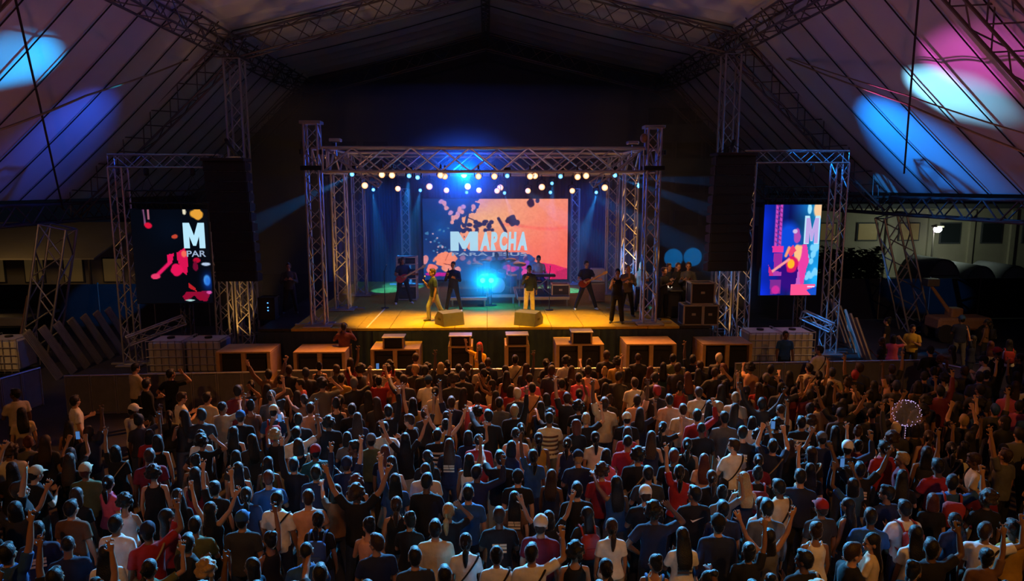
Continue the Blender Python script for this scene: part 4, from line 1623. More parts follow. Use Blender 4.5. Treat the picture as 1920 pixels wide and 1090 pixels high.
HAIR = {s: hair_mesh(s) for s in ('shaved', 'short', 'curly', 'long', 'bob', 'ponytail', 'bun')}
cp = MB()
cp.ell((0, -.012, .150), (.090, .107, .100), 16, 10)
cp.tube([(0, .05, .150), (0, .13, .148), (0, .165, .140)], [.075, .068, .04], 12, flat=.16, ref=(0, 0, 1))
cp.ell((0, -.012, .250), (.010, .010, .008), 6, 4)
CAPM = as_mb(fuse(cp, .010, .4, 1)).mesh('cap', 'cloth', True)

# ---- bags and prints, in the body's own space (worn on the back, -y)
bk = MB().box((0, -.225, 1.20), (.29, .15, .40), bev=.05).box((0, -.305, 1.12), (.21, .05, .18), bev=.02)
for s in (-1, 1):
    bk.tube([(s * .10, -.17, 1.36), (s * .11, -.09, 1.455), (s * .115, .03, 1.45), (s * .12, .13, 1.33), (s * .15, .10, 1.12), (s * .13, -.14, 1.05)], .018, 6, flat=.5)
BACKPACK = bk.mesh('backpack', 'cloth', True)
st = MB()
pts = []
for k in range(25):
    t = 2 * math.pi * k / 24
    pts.append(V(.178 * math.cos(t) + .0, .142 * math.sin(t), 1.20 + .235 * math.cos(t)))
st.tube(pts, .017, 6, flat=.6)
st.box((-.20, -.03, .95), (.09, .22, .17), bev=.03)
STRAP = st.mesh('shoulder_bag', 'cloth', True)
pr = MB()
for k, (x, z, w_, h_) in enumerate(((-.055, 1.27, .09, .03), (.05, 1.27, .10, .03), (-.05, 1.225, .10, .035), (.055, 1.225, .09, .035), (0, 1.17, .2, .03))):
    pr.box((x, -.141, z), (w_, .008, h_))
PRINT = pr.mesh('back_print', 'cloth')
sp = MB()
for z in (.93, 1.02, 1.11, 1.20, 1.29):
    rx, ry = [float(np.interp(z, [r[0] for r in TORSO_M], [r[i] for r in TORSO_M])) for i in (1, 2)]
    sp.rings([[V((rx * 1.06 + .020) * math.cos(t), (ry * 1.06 + .020) * math.sin(t), z + dz) for t in [2 * math.pi * i / 22 for i in range(22)]] for dz in (-.02, .02)])
STRIPE = sp.mesh('stripe', 'cloth', True)

PROTO = {}


def proto(key, sex, sleeves=('tee',), legs='long', shoe='shoe', ratio=.30, wide=1.0, **pose):
    F = figure(sex=sex, **pose)
    d = {'F': F, 'H': F.H, 'body': make_body(F, ratio, shoe=shoe), 'trousers': make_trousers(F, legs, wide=wide)}
    for k in sleeves:
        d[k] = make_shirt(F, k, .84 if sex == 'm' else .88)
    PROTO[key] = d
    return d


SKINS = [(.42, .22, .13), (.32, .16, .09), (.20, .095, .05), (.10, .048, .027), (.50, .28, .18)]


def person(label, d, loc, rz, shirt, trousers, hair, hair_col, skin, sleeve='tee', scale=1.0, group=None, cap=None, extra=None, legs=None, cat='person'):
    t = thing('person', label, cat, loc, rz, group)
    t.scale = (scale,) * 3
    inst('body', d['body'], t, color=skin)
    inst('shirt', d[sleeve], t, color=shirt)
    inst('trousers' if legs is None else 'skirt', d['trousers'] if legs is None else legs, t, color=trousers)
    if hair:
        o = inst('hair', HAIR[hair], t, color=hair_col)
        o.matrix_local = d['H']
    if cap is not None:
        o = inst('cap', CAPM, t, color=cap)
        o.matrix_local = d['H']
    for nm, me, c in (extra or ()):
        inst(nm, me, t, color=c)
    return t

# ================================================================== the band and the crew
def spin(p, rz):
    return Matrix.Rotation(rz, 3, 'Z') @ Vector(p)


BLK = (.012, .012, .015)
NAV = (.016, .022, .05)
DKB = (.03, .05, .09)
KHAKI = (.55, .48, .38)
GREYT = (.25, .25, .30)
HB = (.012, .009, .008)
HBR = (.06, .03, .015)
HBL = (.45, .28, .10)


def at_stage(px, py):
    return atz(px, py, SZ)


def guitar(label, owner, d, rz, loc, body_col, bass=False, side=1):
    """held across the belly, neck out to the player's left (x < 0 when facing +y)"""
    t = thing('electric_guitar', label, 'guitar', loc, rz)
    c = V(.06, .20, 1.0 + d['F'].dz)
    nd = V(-.80, .12, .42).normalized()
    fr = V(0, 1, 0) - nd * nd.y
    fr.normalize()
    sd = nd.cross(fr).normalized()
    M = Matrix((nd, sd, fr)).transposed()
    P = lambda x, y, z: c + M @ V(x, y, z)
    outline = []
    for k in range(28):
        a = 2 * math.pi * k / 28
        r = .165 + .028 * math.cos(2 * a) + .018 * math.cos(3 * a + .6)
        outline.append((r * math.cos(a) * 1.18 - .05, r * math.sin(a) * .92))
    mb = MB()
    mb.rings([[P(x * k, y * k, z) for x, y in outline] for z, k in ((-.022, .94), (-.014, 1), (.014, 1), (.022, .94))])
    o = mb.build('body', 'cloth', t)
    o.color = (*body_col, 1)
    L = .78 if bass else .66
    MB().rings([[P(x, y, z) for y, z in ((-.03, .012), (.03, .012), (.028, .034), (-.028, .034))] for x in (.05, L)]).build('neck', 'sub_wood', t)
    MB().rings([[P(x, y * w_, z) for y, z in ((-1, .012), (1, .012), (1, .032), (-1, .032))] for x, w_ in ((L, .03), (L + .06, .055), (L + .17, .04))]).build('headstock', 'sub_wood', t)
    for k in range(2):
        MB().box(P(-.03 + .07 * k, 0, .026), (.03, .02, .07), M).build('pickup', 'black_paint', t)
    MB().tube([P(-.22, .04, .0), F_back(d, .0), P(.55 * L, -.03, 0)], .014, 6).build('strap', 'black_paint', t)
    return t


def F_back(d, _):
    return d['F'].T(V(.02, -.16, 1.40)) + V(0, 0, d['F'].dz)


def mic(label, loc, rz, d, arm):
    w = d['F'].arm[arm]
    t = thing('microphone', label, 'microphone', loc, rz)
    p = w[2] + w[4] * .08 + V(0, 0, d['F'].dz)
    q = p + V(-.02 * arm, -.02, .12)
    MB().tube([p - (q - p) * .5, q], [.012, .018], 8).build('handle', 'black_paint', t)
    MB().ell(q + (q - p) * .2, (.027, .027, .03), 10, 7).build('grille', 'aluminium', t, True)
    return t


# -- bass player
d = proto('bass', 'm', ('tee',), right='strum', left='fret', shoe='shoe_white', head_pitch=-.25, stance=.25)
p = at_stage(757, 570)
rz = math.pi + .35
person('long-haired bass player in dark clothes before the amplifier rack', d, p, rz, NAV, BLK, 'long', HBR, SKINS[1])
guitar('red bass guitar with a long pale neck held up', None, d, rz, p, (.35, .03, .03), True)
# -- walking singer
d = proto('walker', 'm', ('tee',), right='mic', left='down', rleg=((.05, .45, -1), (.05, -.05, -1)), lleg=((.08, -.35, -1), (.05, -.62, -1)), lean=.06, wide=1.05)
p = at_stage(815, 603)
rz = math.pi / 2 + .35
person('singer in a grey outfit striding beside the monitor wedge', d, p, rz, DKB, GREYT, 'short', HBR, SKINS[0])
mic('black microphone at the mouth of the striding singer', p, rz, d, 1)
# -- dark singer behind
d = proto('backing', 'm', ('long',), right='mic', left='clasp', shoe='shoe_white', stance=.22)
p = at_stage(851, 584)
person('singer in dark navy with white shoes behind the striding singer', d, p, math.pi - .2, NAV, NAV, 'short', HB, SKINS[1], 'long')
mic('black microphone held by the singer in dark navy', p, math.pi - .2, d, 1)
# -- lead singer
d = proto('lead', 'm', ('long',), right='mic', left='down', stance=.06, wide=1.15)
p = at_stage(992, 589)
person('singer in a dark top and pale khaki trousers behind the second wedge', d, p, math.pi + .15, DKB, KHAKI, 'short', HB, SKINS[1], 'long', .96)
mic('black microphone of the singer in khaki trousers', p, math.pi + .15, d, 1)
# -- guitarist with white shoes
d = proto('guitarist', 'm', ('tee',), right='strum', left='fret', shoe='shoe_white', stance=.36, head_pitch=-.15)
p = at_stage(1098, 581)
person('guitarist in a dark tee and white shoes by the orange edge of the screen', d, p, math.pi + .1, NAV, NAV, 'short', HB, SKINS[0])
guitar('dark red electric guitar of the player in white shoes', None, d, math.pi + .1, p, (.22, .03, .02))
# -- singing woman
d = proto('woman', 'f', ('tank',), right='mic', left='bent', stance=.10, wide=1.15)
p = at_stage(1156, 606)
person('singing woman in black with one arm raised before the stage tower', d, p, math.pi - .25, BLK, BLK, 'ponytail', HB, SKINS[0], 'tank')
mic('black microphone of the singing woman in black', p, math.pi - .25, d, 1)
# -- man behind her, woman behind the tower
d = proto('crew', 'm', ('long',), right='clasp', left='clasp', stance=.15)
d2 = proto('crew_f', 'f', ('long',), right='down', left='clasp', stance=.1)
p = at_stage(1176, 598)
person('musician in patterned dark clothes standing close behind the singing woman', d, p + V(.05, .35, 0), math.pi, (.10, .08, .07), BLK, 'short', HBR, SKINS[0], 'long')
p = at_stage(1207, 590)
person('blond person half hidden by the stage tower beside an amber case', d2, p + V(0, .5, 0), math.pi - .3, (.30, .12, .06), NAV, 'long', HBL, SKINS[4], 'long')
# -- keyboardist on the riser
d3 = proto('keys', 'm', ('tee',), right='keys', left='keys', head_pitch=-.2, rleg=((.3, .9, -.12), (.05, .1, -1)), lleg=((.3, .9, -.12), (.05, .1, -1)))
# -- people at the desk on the wing
for k, (px, py, la, sh, dd, sk, ha) in enumerate([
        (1249, 604, 'crew member in black leaning over a lit tablet on the stage wing', BLK, d, 0, 'short'),
        (1262, 597, 'tall crew member in black second at the wing desk', NAV, d, 1, 'short'),
        (1276, 596, 'crew member with long hair third at the wing desk', BLK, d2, 0, 'long'),
        (1300, 600, 'crew member in grey behind the flight cases on the wing', (.06, .06, .07), d, 1, 'short')]):
    person(la, dd, at_stage(px, py) + V(0, .5 + .25 * (k % 2), 0), math.pi + .6 - .3 * k, sh, BLK, ha, HBR, SKINS[sk], 'long', .98 + .02 * k)
p = at_stage(545, 588)
person('dim stagehand standing on the far wing beside the array mast', d, p, math.pi + .2, (.05, .05, .06), BLK, 'short', HB, SKINS[1], 'long')

# ---- riser, drum kit, keyboard
mat('drum_white', (.7, .7, .75), .35, noise=.1)
mat('cymbal', (.75, .55, .25), .3, .9)
mat('drum_shell', (.10, .16, .40), .3)


def riser(label, x0, x1, Y, h, dep):
    t = thing('riser', label, 'riser', ((x0 + x1) / 2, Y, SZ), 0)
    w = x1 - x0
    MB().box((0, dep / 2, h - .06), (w, dep, .12), bev=.01).build('top', 'aluminium', t)
    MB().box((0, dep / 2, h + .005), (w - .06, dep - .06, .02)).build('carpet', 'black_cloth', t)
    for sx in (-1, 1):
        for y in (.08, dep - .08):
            MB().tube([(sx * (w / 2 - .08), y, 0), (sx * (w / 2 - .08), y, h - .1)], .035, 8).build('leg', 'aluminium', t)
    return t


RY = 24.7
RH = .36
riser('low drum riser with pale edge behind the dark navy singer', at(862, 560, RY).x - .35, at(913, 560, RY).x, RY, RH, 2.0)
riser('low riser with pale edge behind the khaki-trousered singer', at(970, 560, RY).x, at(1068, 560, RY).x, RY, RH, 2.0)
riser('low riser with the drum kit between the two pale-edged risers', at(914, 560, RY).x + .02, at(969, 560, RY).x - .02, RY + .6, RH, 1.9)
kx = at(932, 540, RY + 1.3).x
kit = thing('drum_kit', 'blue-lit drum kit with cymbals on the middle riser', 'drum kit', (kx, RY + 1.2, SZ + RH))


def drum(nm, c, r, h, tilt):
    R = Matrix.Rotation(tilt, 3, 'X')
    o = MB().lathe([(r, -h / 2), (r * 1.02, -h / 2), (r * 1.02, h / 2), (r * .98, h / 2)], c, 20, R).build(nm, 'drum_shell', kit, True)
    MB().lathe([(0, h / 2), (r * .97, h / 2), (r * .97, h / 2 + .006), (0, h / 2 + .006)], c, 20, R).build('head', 'drum_white', o)
    MB().lathe([(r * 1.0, h / 2 - .01), (r * 1.05, h / 2 - .01), (r * 1.05, h / 2 + .02), (r * 1.0, h / 2 + .02)], c, 20, R).build('hoop', 'aluminium', o)


drum('bass_drum', (0, -.1, .28), .28, .4, math.pi / 2)
drum('tom', (-.18, -.2, .72), .15, .2, .35)
drum('tom', (.18, -.2, .72), .16, .2, .35)
drum('floor_tom', (.55, .1, .42), .2, .4, .05)
drum('snare', (-.42, .15, .55), .18, .14, .1)
for (x, y, z, r) in ((-.75, -.1, 1.05, .22), (-.45, -.35, 1.22, .2), (.5, -.35, 1.25, .22), (.85, 0, 1.05, .25)):
    st_ = bar('cymbal_stand', (x, y, 0.02), (x, y, z), .012, 'aluminium', kit)
    MB().lathe([(.0, .03), (.03, .025), (r, 0), (r, .004), (0, .034)], (x, y, z), 20, Matrix.Rotation(.25, 3, 'X')).build('cymbal', 'cymbal', kit, True)
d4 = proto('drummer', 'm', ('tee',), right='keys', left='bent', rleg=((.35, .9, -.15), (.1, .1, -1)), lleg=((.35, .9, -.15), (.1, .1, -1)), head_pitch=-.1)
person('drummer seated behind the blue-lit drum kit', d4, V(kx, RY + 2.05, SZ + RH), math.pi, BLK, BLK, 'short', HB, SKINS[1])
stl = thing('drum_stool', 'round black stool under the seated drummer', 'stool', (kx, RY + 2.12, SZ + RH))
MB().lathe([(0, .36), (.17, .36), (.17, .41), (0, .42)], (0, 0, 0), 16).build('seat', 'black_paint', stl)
for k in range(3):
    a = k * 2.094
    MB().tube([(0, 0, .36), (.22 * math.cos(a), .22 * math.sin(a), .02)], .014, 6).build('leg', 'aluminium', stl)

# floor lamps that make the cyan glow between the singers
for k, px in enumerate((905, 921)):
    c = at(px, 526, RY + .2)
    t = thing('floor_lamp', f"bright cyan floor lamp before the drum kit, {'nearer the navy singer' if k == 0 else 'nearer the khaki-trousered singer'}", 'stage lamp', (c.x, c.y, SZ))
    h = c.z - SZ
    MB().lathe([(.03, -.24), (.08, -.2), (.10, 0), (.09, 0), (.0, -.04)], (0, 0, h), 16, R90).build('can', 'black_paint', t, True)
    MB().lathe([(.0, 0), (.06, .01), (.095, 0), (0, -.02)], (0, -.012, h), 16, R90).build('lens', 'lens_cyan', t)
    MB().tube([(0, .08, .02), (0, .08, h - .08)], .018, 8).build('stand', 'black_paint', t)
    MB().lathe([(0, 0), (.2, 0), (.2, .02), (0, .03)], (0, .08, 0.002), 16).build('base', 'black_paint', t)
    glow('floor_lamp_light', (c.x, c.y - .14, c.z), (.0, .36, 1.0), 75)

kbx = at(1012, 520, RY + .4).x
kb = thing('keyboard', 'black stage keyboard on an x stand on the pale-edged riser', 'keyboard', (kbx, RY + .45, SZ + RH))
MB().box((0, 0, .72), (1.15, .32, .09), bev=.02).build('body', 'case_black', kb)
MB().box((0, .06, .772), (1.05, .16, .016)).build('white_keys', 'drum_white', kb)
for s in (-1, 1):
    MB().tube([(-.4 * s, 0, .02), (.4 * s, 0, .68)], .02, 8).build('leg', 'aluminium', kb)
person('keyboard player in a pale tee on the pale-edged riser', d3, V(kbx, RY + 1.05, SZ + RH), math.pi, (.6, .5, .5), (.12, .03, .12), 'short', HB, SKINS[0])
c = at(1051, 556, RY + .2)
stl = thing('keyboard_stool', 'round black stool under the keyboard player', 'stool', (kbx, RY + 1.12, SZ + RH))
MB().lathe([(0, .36), (.17, .36), (.17, .41), (0, .42)], (0, 0, 0), 16).build('seat', 'black_paint', stl)
for k in range(3):
    a = k * 2.094
    MB().tube([(0, 0, .36), (.22 * math.cos(a), .22 * math.sin(a), .02)], .014, 6).build('leg', 'aluminium', stl)
t = thing('flight_case', 'small open case with silver edges on the pale-edged riser', 'flight case', (c.x, RY + .4, SZ + RH))


def case(t, w, dp, h, edge='aluminium'):
    MB().box((0, 0, h / 2), (w, dp, h), bev=.01).build('body', 'case_black', t)
    for sx in (-1, 1):
        for sy in (-1, 1):
            MB().box((sx * w / 2, sy * dp / 2, h / 2), (.045, .045, h + .02)).build('edge_strip', edge, t)
    for z in (0.01, h):
        for sy in (-1, 1):
            MB().box((0, sy * dp / 2, z), (w + .02, .045, .045)).build('edge_strip', edge, t)
        for sx in (-1, 1):
            MB().box((sx * w / 2, 0, z), (.045, dp + .02, .045)).build('edge_strip', edge, t)
    MB().box((0, -dp / 2 - .01, h * .55), (.12, .02, .07)).build('latch', edge, t)


case(t, .62, .45, .40)
# amplifier rack behind the bass player
c = at(764, 566, 26.2)
t = thing('amplifier_rack', 'open rack with amplifier heads behind the bass player', 'rack', (c.x, 26.4, SZ))
for sx in (-1, 1):
    for sy in (-1, 1):
        MB().box((sx * .36, sy * .25, .85), (.05, .05, 1.68)).build('post', 'aluminium', t)
for z in (.05, .55, .85, 1.4, 1.66):
    MB().box((0, 0, z), (.76, .54, .04)).build('shelf', 'aluminium', t)
for z, h in ((.08, .45), (.88, .30), (1.43, .18)):
    MB().box((0, 0, z + h / 2), (.64, .46, h - .02), bev=.02).build('amplifier', 'case_black', t)
for x in (-.14, .14):
    MB().lathe([(0, 0), (.1, 0), (.1, .02), (0, .02)], (x, -.235, .30), 16, R90).build('speaker_cone', 'grille', t)
# guitar cabinets, amber cases
c = at(1120, 548, 25.4)
t = thing('guitar_cabinet', 'grey amplifier head on an amber-lit speaker cabinet behind the white-shoed guitarist', 'amplifier', (c.x + .02, 25.6, SZ))
MB().box((0, 0, .40), (.55, .4, .72), bev=.02).build('speaker_cabinet', 'sub_wood', t)
MB().box((0, -.2, .40), (.46, .02, .6)).build('grille', 'wood_brown', t)
MB().box((0, 0, 1.03), (.5, .34, .5), bev=.02).build('head', 'tank_white', t)
c = at(1199, 572, 24.9)
t = thing('keyboard_case', 'amber-lit upright case behind the tower of the singing woman', 'case', (c.x + .05, 25.2, SZ))
case(t, .5, .45, .75, 'sub_wood')
# wedges
for px, py, la, rz in ((842, 612, 'grey monitor wedge beside the striding singer', .55), (992, 612, 'grey monitor wedge before the khaki-trousered singer', -.5)):
    c = at_stage(px, py)
    t = thing('monitor_wedge', la, 'loudspeaker', (c.x, c.y + .32, SZ), rz)
    mat('wedge_grey', (.15, .14, .14), .7, noise=.2, nscale=8)
    prf = [(-.32, 0), (.30, 0), (.34, .20), (.10, .44), (-.24, .40)]
    mb = MB()
    mb.rings([[V(x, y, z) for y, z in prf] for x in (-.36, .36)])
    mb.build('cabinet', 'wedge_grey', t)
    mb = MB()
    mb.add([(-.30, .335, .215), (.30, .335, .215), (.30, .12, .435), (-.30, .12, .435), (-.30, .35, .23), (.30, .35, .23), (.30, .135, .45), (-.30, .135, .45)], [(0, 1, 2, 3), (7, 6, 5, 4), (0, 4, 5, 1), (1, 5, 6, 2), (2, 6, 7, 3), (3, 7, 4, 0)])
    mb.build('grille', 'grille', t)
    for s in (-1, 1):
        MB().box((s * .365, 0, .2), (.012, .16, .06)).build('handle', 'black_paint', t)
# flight cases on the wing
for px, py, w_, h_, la in ((1303, 612, .62, .62, 'silver-edged flight case at the bottom of the wing stack, by the stage tower'), (1334, 612, .5, .62, 'silver-edged flight case at the bottom of the wing stack, by the array mast')):
    c = at_stage(px, py)
    t = thing('flight_case', la, 'flight case', (c.x, c.y + .45, SZ))
    case(t, w_, .55, h_)
c = at_stage(1312, 612)
t = thing('flight_case', 'silver-edged flight case on top of the wing stack', 'flight case', (c.x + .12, c.y + .45, SZ + .66))
case(t, .72, .5, .66)
for px, py, la in ((1253, 612, 'small monitor desk with a lit tablet on the stage wing'),):
    c = at_stage(px, 596)
    t = thing('monitor_desk', la, 'mixing desk', (c.x, c.y + .1, SZ))
    MB().box((0, .1, .45), (.8, .5, .86), bev=.02).build('case', 'case_black', t)
    MB().box((0, .08, .92), (.9, .55, .08), Matrix.Rotation(.15, 3, 'X'), bev=.02).build('desk_top', 'black_paint', t)
    mat('tablet_glow', (.1, .1, .1), emit=(1, .8, .6), strength=1.2)
    MB().box((0, .2, 1.02), (.3, .22, .015), Matrix.Rotation(.3, 3, 'X')).build('tablet', 'tablet_glow', t)
glow('crew_fill', (c.x + .1, c.y - .5, SZ + 2.1), (1.0, .50, .15), 22)  # added warm fill for the crew on the wing, no lamp there
c = at_stage(500, 600)
t = thing('effects_rack', 'small rack with blue status lights on the far wing', 'rack', (c.x, c.y + .3, SZ))
case(t, .5, .5, .7, 'black_paint')
mat('blue_led', (.1, .1, .1), emit=(.1, .4, 1), strength=2)
for z in (.3, .4, .55):
    MB().ell((.05, -.27, z), (.025, .01, .02), 8, 5).build('status_light', 'blue_led', t)
# mic stands
for px, py, la in ((722, 578, 'black microphone stand on the bare deck by the bass player'), (1030, 582, 'microphone stand beside the khaki-trousered singer')):
    c = at_stage(px, py)
    t = thing('microphone_stand', la, 'mic stand', c)
    MB().tube([(0, 0, .02), (0, 0, 1.35)], .012, 6).build('pole', 'black_paint', t)
    MB().tube([(0, 0, 1.3), (.05, .3, 1.5)], .010, 6).build('boom', 'black_paint', t)
    MB().lathe([(0, 0), (.14, 0), (.14, .02), (0, .03)], (0, 0, 0), 16).build('base', 'black_paint', t)
    MB().ell((.05, .32, 1.52), (.025, .03, .025), 8, 6).build('capsule', 'aluminium', t)

# ---- people in the pit and by the fences
dc = proto('camera', 'm', ('tee',), right='camera', left='camera', stance=.15)
p = atz(662, 620, 1.64)
rz = .1
person('pit photographer in dark red raising a camera beside the amber-topped subwoofer', dc, (p.x, 20.55, .42), rz, (.16, .05, .05), (.10, .05, .05), 'short', HB, SKINS[1], 'tee', 1.0)
ph = thing('pit_step', 'black step box under the pit photographer', 'step box', (p.x, 20.55, 0))
MB().box((0, 0, .38), (.7, .5, .06), bev=.01).build('tread', 'case_black', ph)
for s in (-1, 1):
    MB().box((s * .32, 0, .18), (.05, .46, .35)).build('side_panel', 'case_black', ph)
cm_ = thing('photo_camera', 'black camera held up by the pit photographer', 'camera', (p.x, 20.55, .42), rz)
MB().box((0, .30, 1.60), (.15, .07, .10), bev=.015).build('body', 'black_paint', cm_)
MB().lathe([(.035, 0), (.045, 0), (.045, .14), (.035, .14)], (0, .33, 1.60), 14, Matrix.Rotation(-math.pi / 2, 3, 'X')).build('lens', 'black_paint', cm_)
p = atz(899, 652, 1.60)
dy = proto('pit_woman', 'f', ('tee',), right='bent', left='clasp', stance=.1)
person('woman with red hair in a bright yellow tee standing in the pit', dy, (p.x, p.y + .05, 0), math.pi - .4, (.85, .42, .03), BLK, 'bob', (.5, .04, .03), SKINS[4], 'tee')
p = atz(1473, 628, 1.62)
ds = proto('steward', 'm', ('tee',), right='down', left='down', stance=.14)
person('steward in a blue tee standing before the pale caged tank', ds, (p.x, p.y, 0), math.pi - .15, (.03, .10, .28), BLK, 'short', HB, SKINS[2], 'tee')

# ================================================================== the crowd
POSES = {
    'down': dict(right='down', left='down'),
    'look': dict(right='down', left='clasp', head_yaw=.6),
    'right_up': dict(right='up', left='down', head_pitch=.15),
    'left_up': dict(right='down', left='up', head_pitch=.15),
    'both_up': dict(right='vee', left='vee', head_pitch=.2),
    'phone': dict(right='phone', left='phone', head_pitch=.1),
    'clasp': dict(right='clasp', left='clasp', head_pitch=-.2),
    'bent': dict(right='bent', left='down', head_yaw=-.3),
    'point': dict(right='clasp', left='point', head_yaw=.2),
    'face': dict(right='face', left='hip', head_yaw=-.4),
}
POSE_TXT = {'down': 'arms down', 'look': 'head turned aside', 'right_up': 'right arm raised', 'left_up': 'left arm raised', 'both_up': 'both arms raised',
            'phone': 'phone held overhead', 'clasp': 'hands at chest', 'bent': 'waving a bent arm', 'point': 'arm stretched forward', 'face': 'hand at head'}
for k, v in POSES.items():
    proto(('m', k), 'm', ('tee', 'long'), ratio=.22, **v)
    proto(('f', k), 'f', ('tee', 'tank'), ratio=.22, **v)
SKIRT = make_trousers(figure(sex='f'), 'skirt')
COLS = {'black': (.010, .010, .013), 'navy': (.014, .020, .055), 'white': (.66, .63, .60), 'cream': (.52, .42, .28), 'grey': (.10, .10, .11), 'red': (.30, .018, .022), 'pink': (.60, .10, .20),
        'maroon': (.14, .012, .03), 'mustard': (.38, .22, .03), 'olive': (.09, .10, .04), 'brown': (.13, .065, .035), 'blue': (.02, .07, .20), 'charcoal': (.03, .03, .035), 'peach': (.55, .28, .17), 'teal': (.02, .09, .10)}
HAIRC = {'black': (.007, .006, .006), 'brown': (.030, .015, .008), 'auburn': (.08, .02, .01), 'blond': (.30, .19, .08)}
HAIRTXT = {'shaved': 'shaved head', 'short': 'short {} hair', 'curly': 'big curly {} hair', 'long': 'long {} hair', 'bob': '{} bob', 'ponytail': '{} ponytail', 'bun': '{} hair bun'}
SLV = {'tee': 'tee', 'long': 'long-sleeved shirt', 'tank': 'tank top'}
EXTRA = {None: '', 'pack': ', backpack', 'bag': ', shoulder bag', 'print': ' printed', 'stripe': ' striped'}
ACCC = {'pack': [('black', (.012, .012, .014)), ('red', (.30, .03, .03)), ('blue', (.03, .07, .22))]}

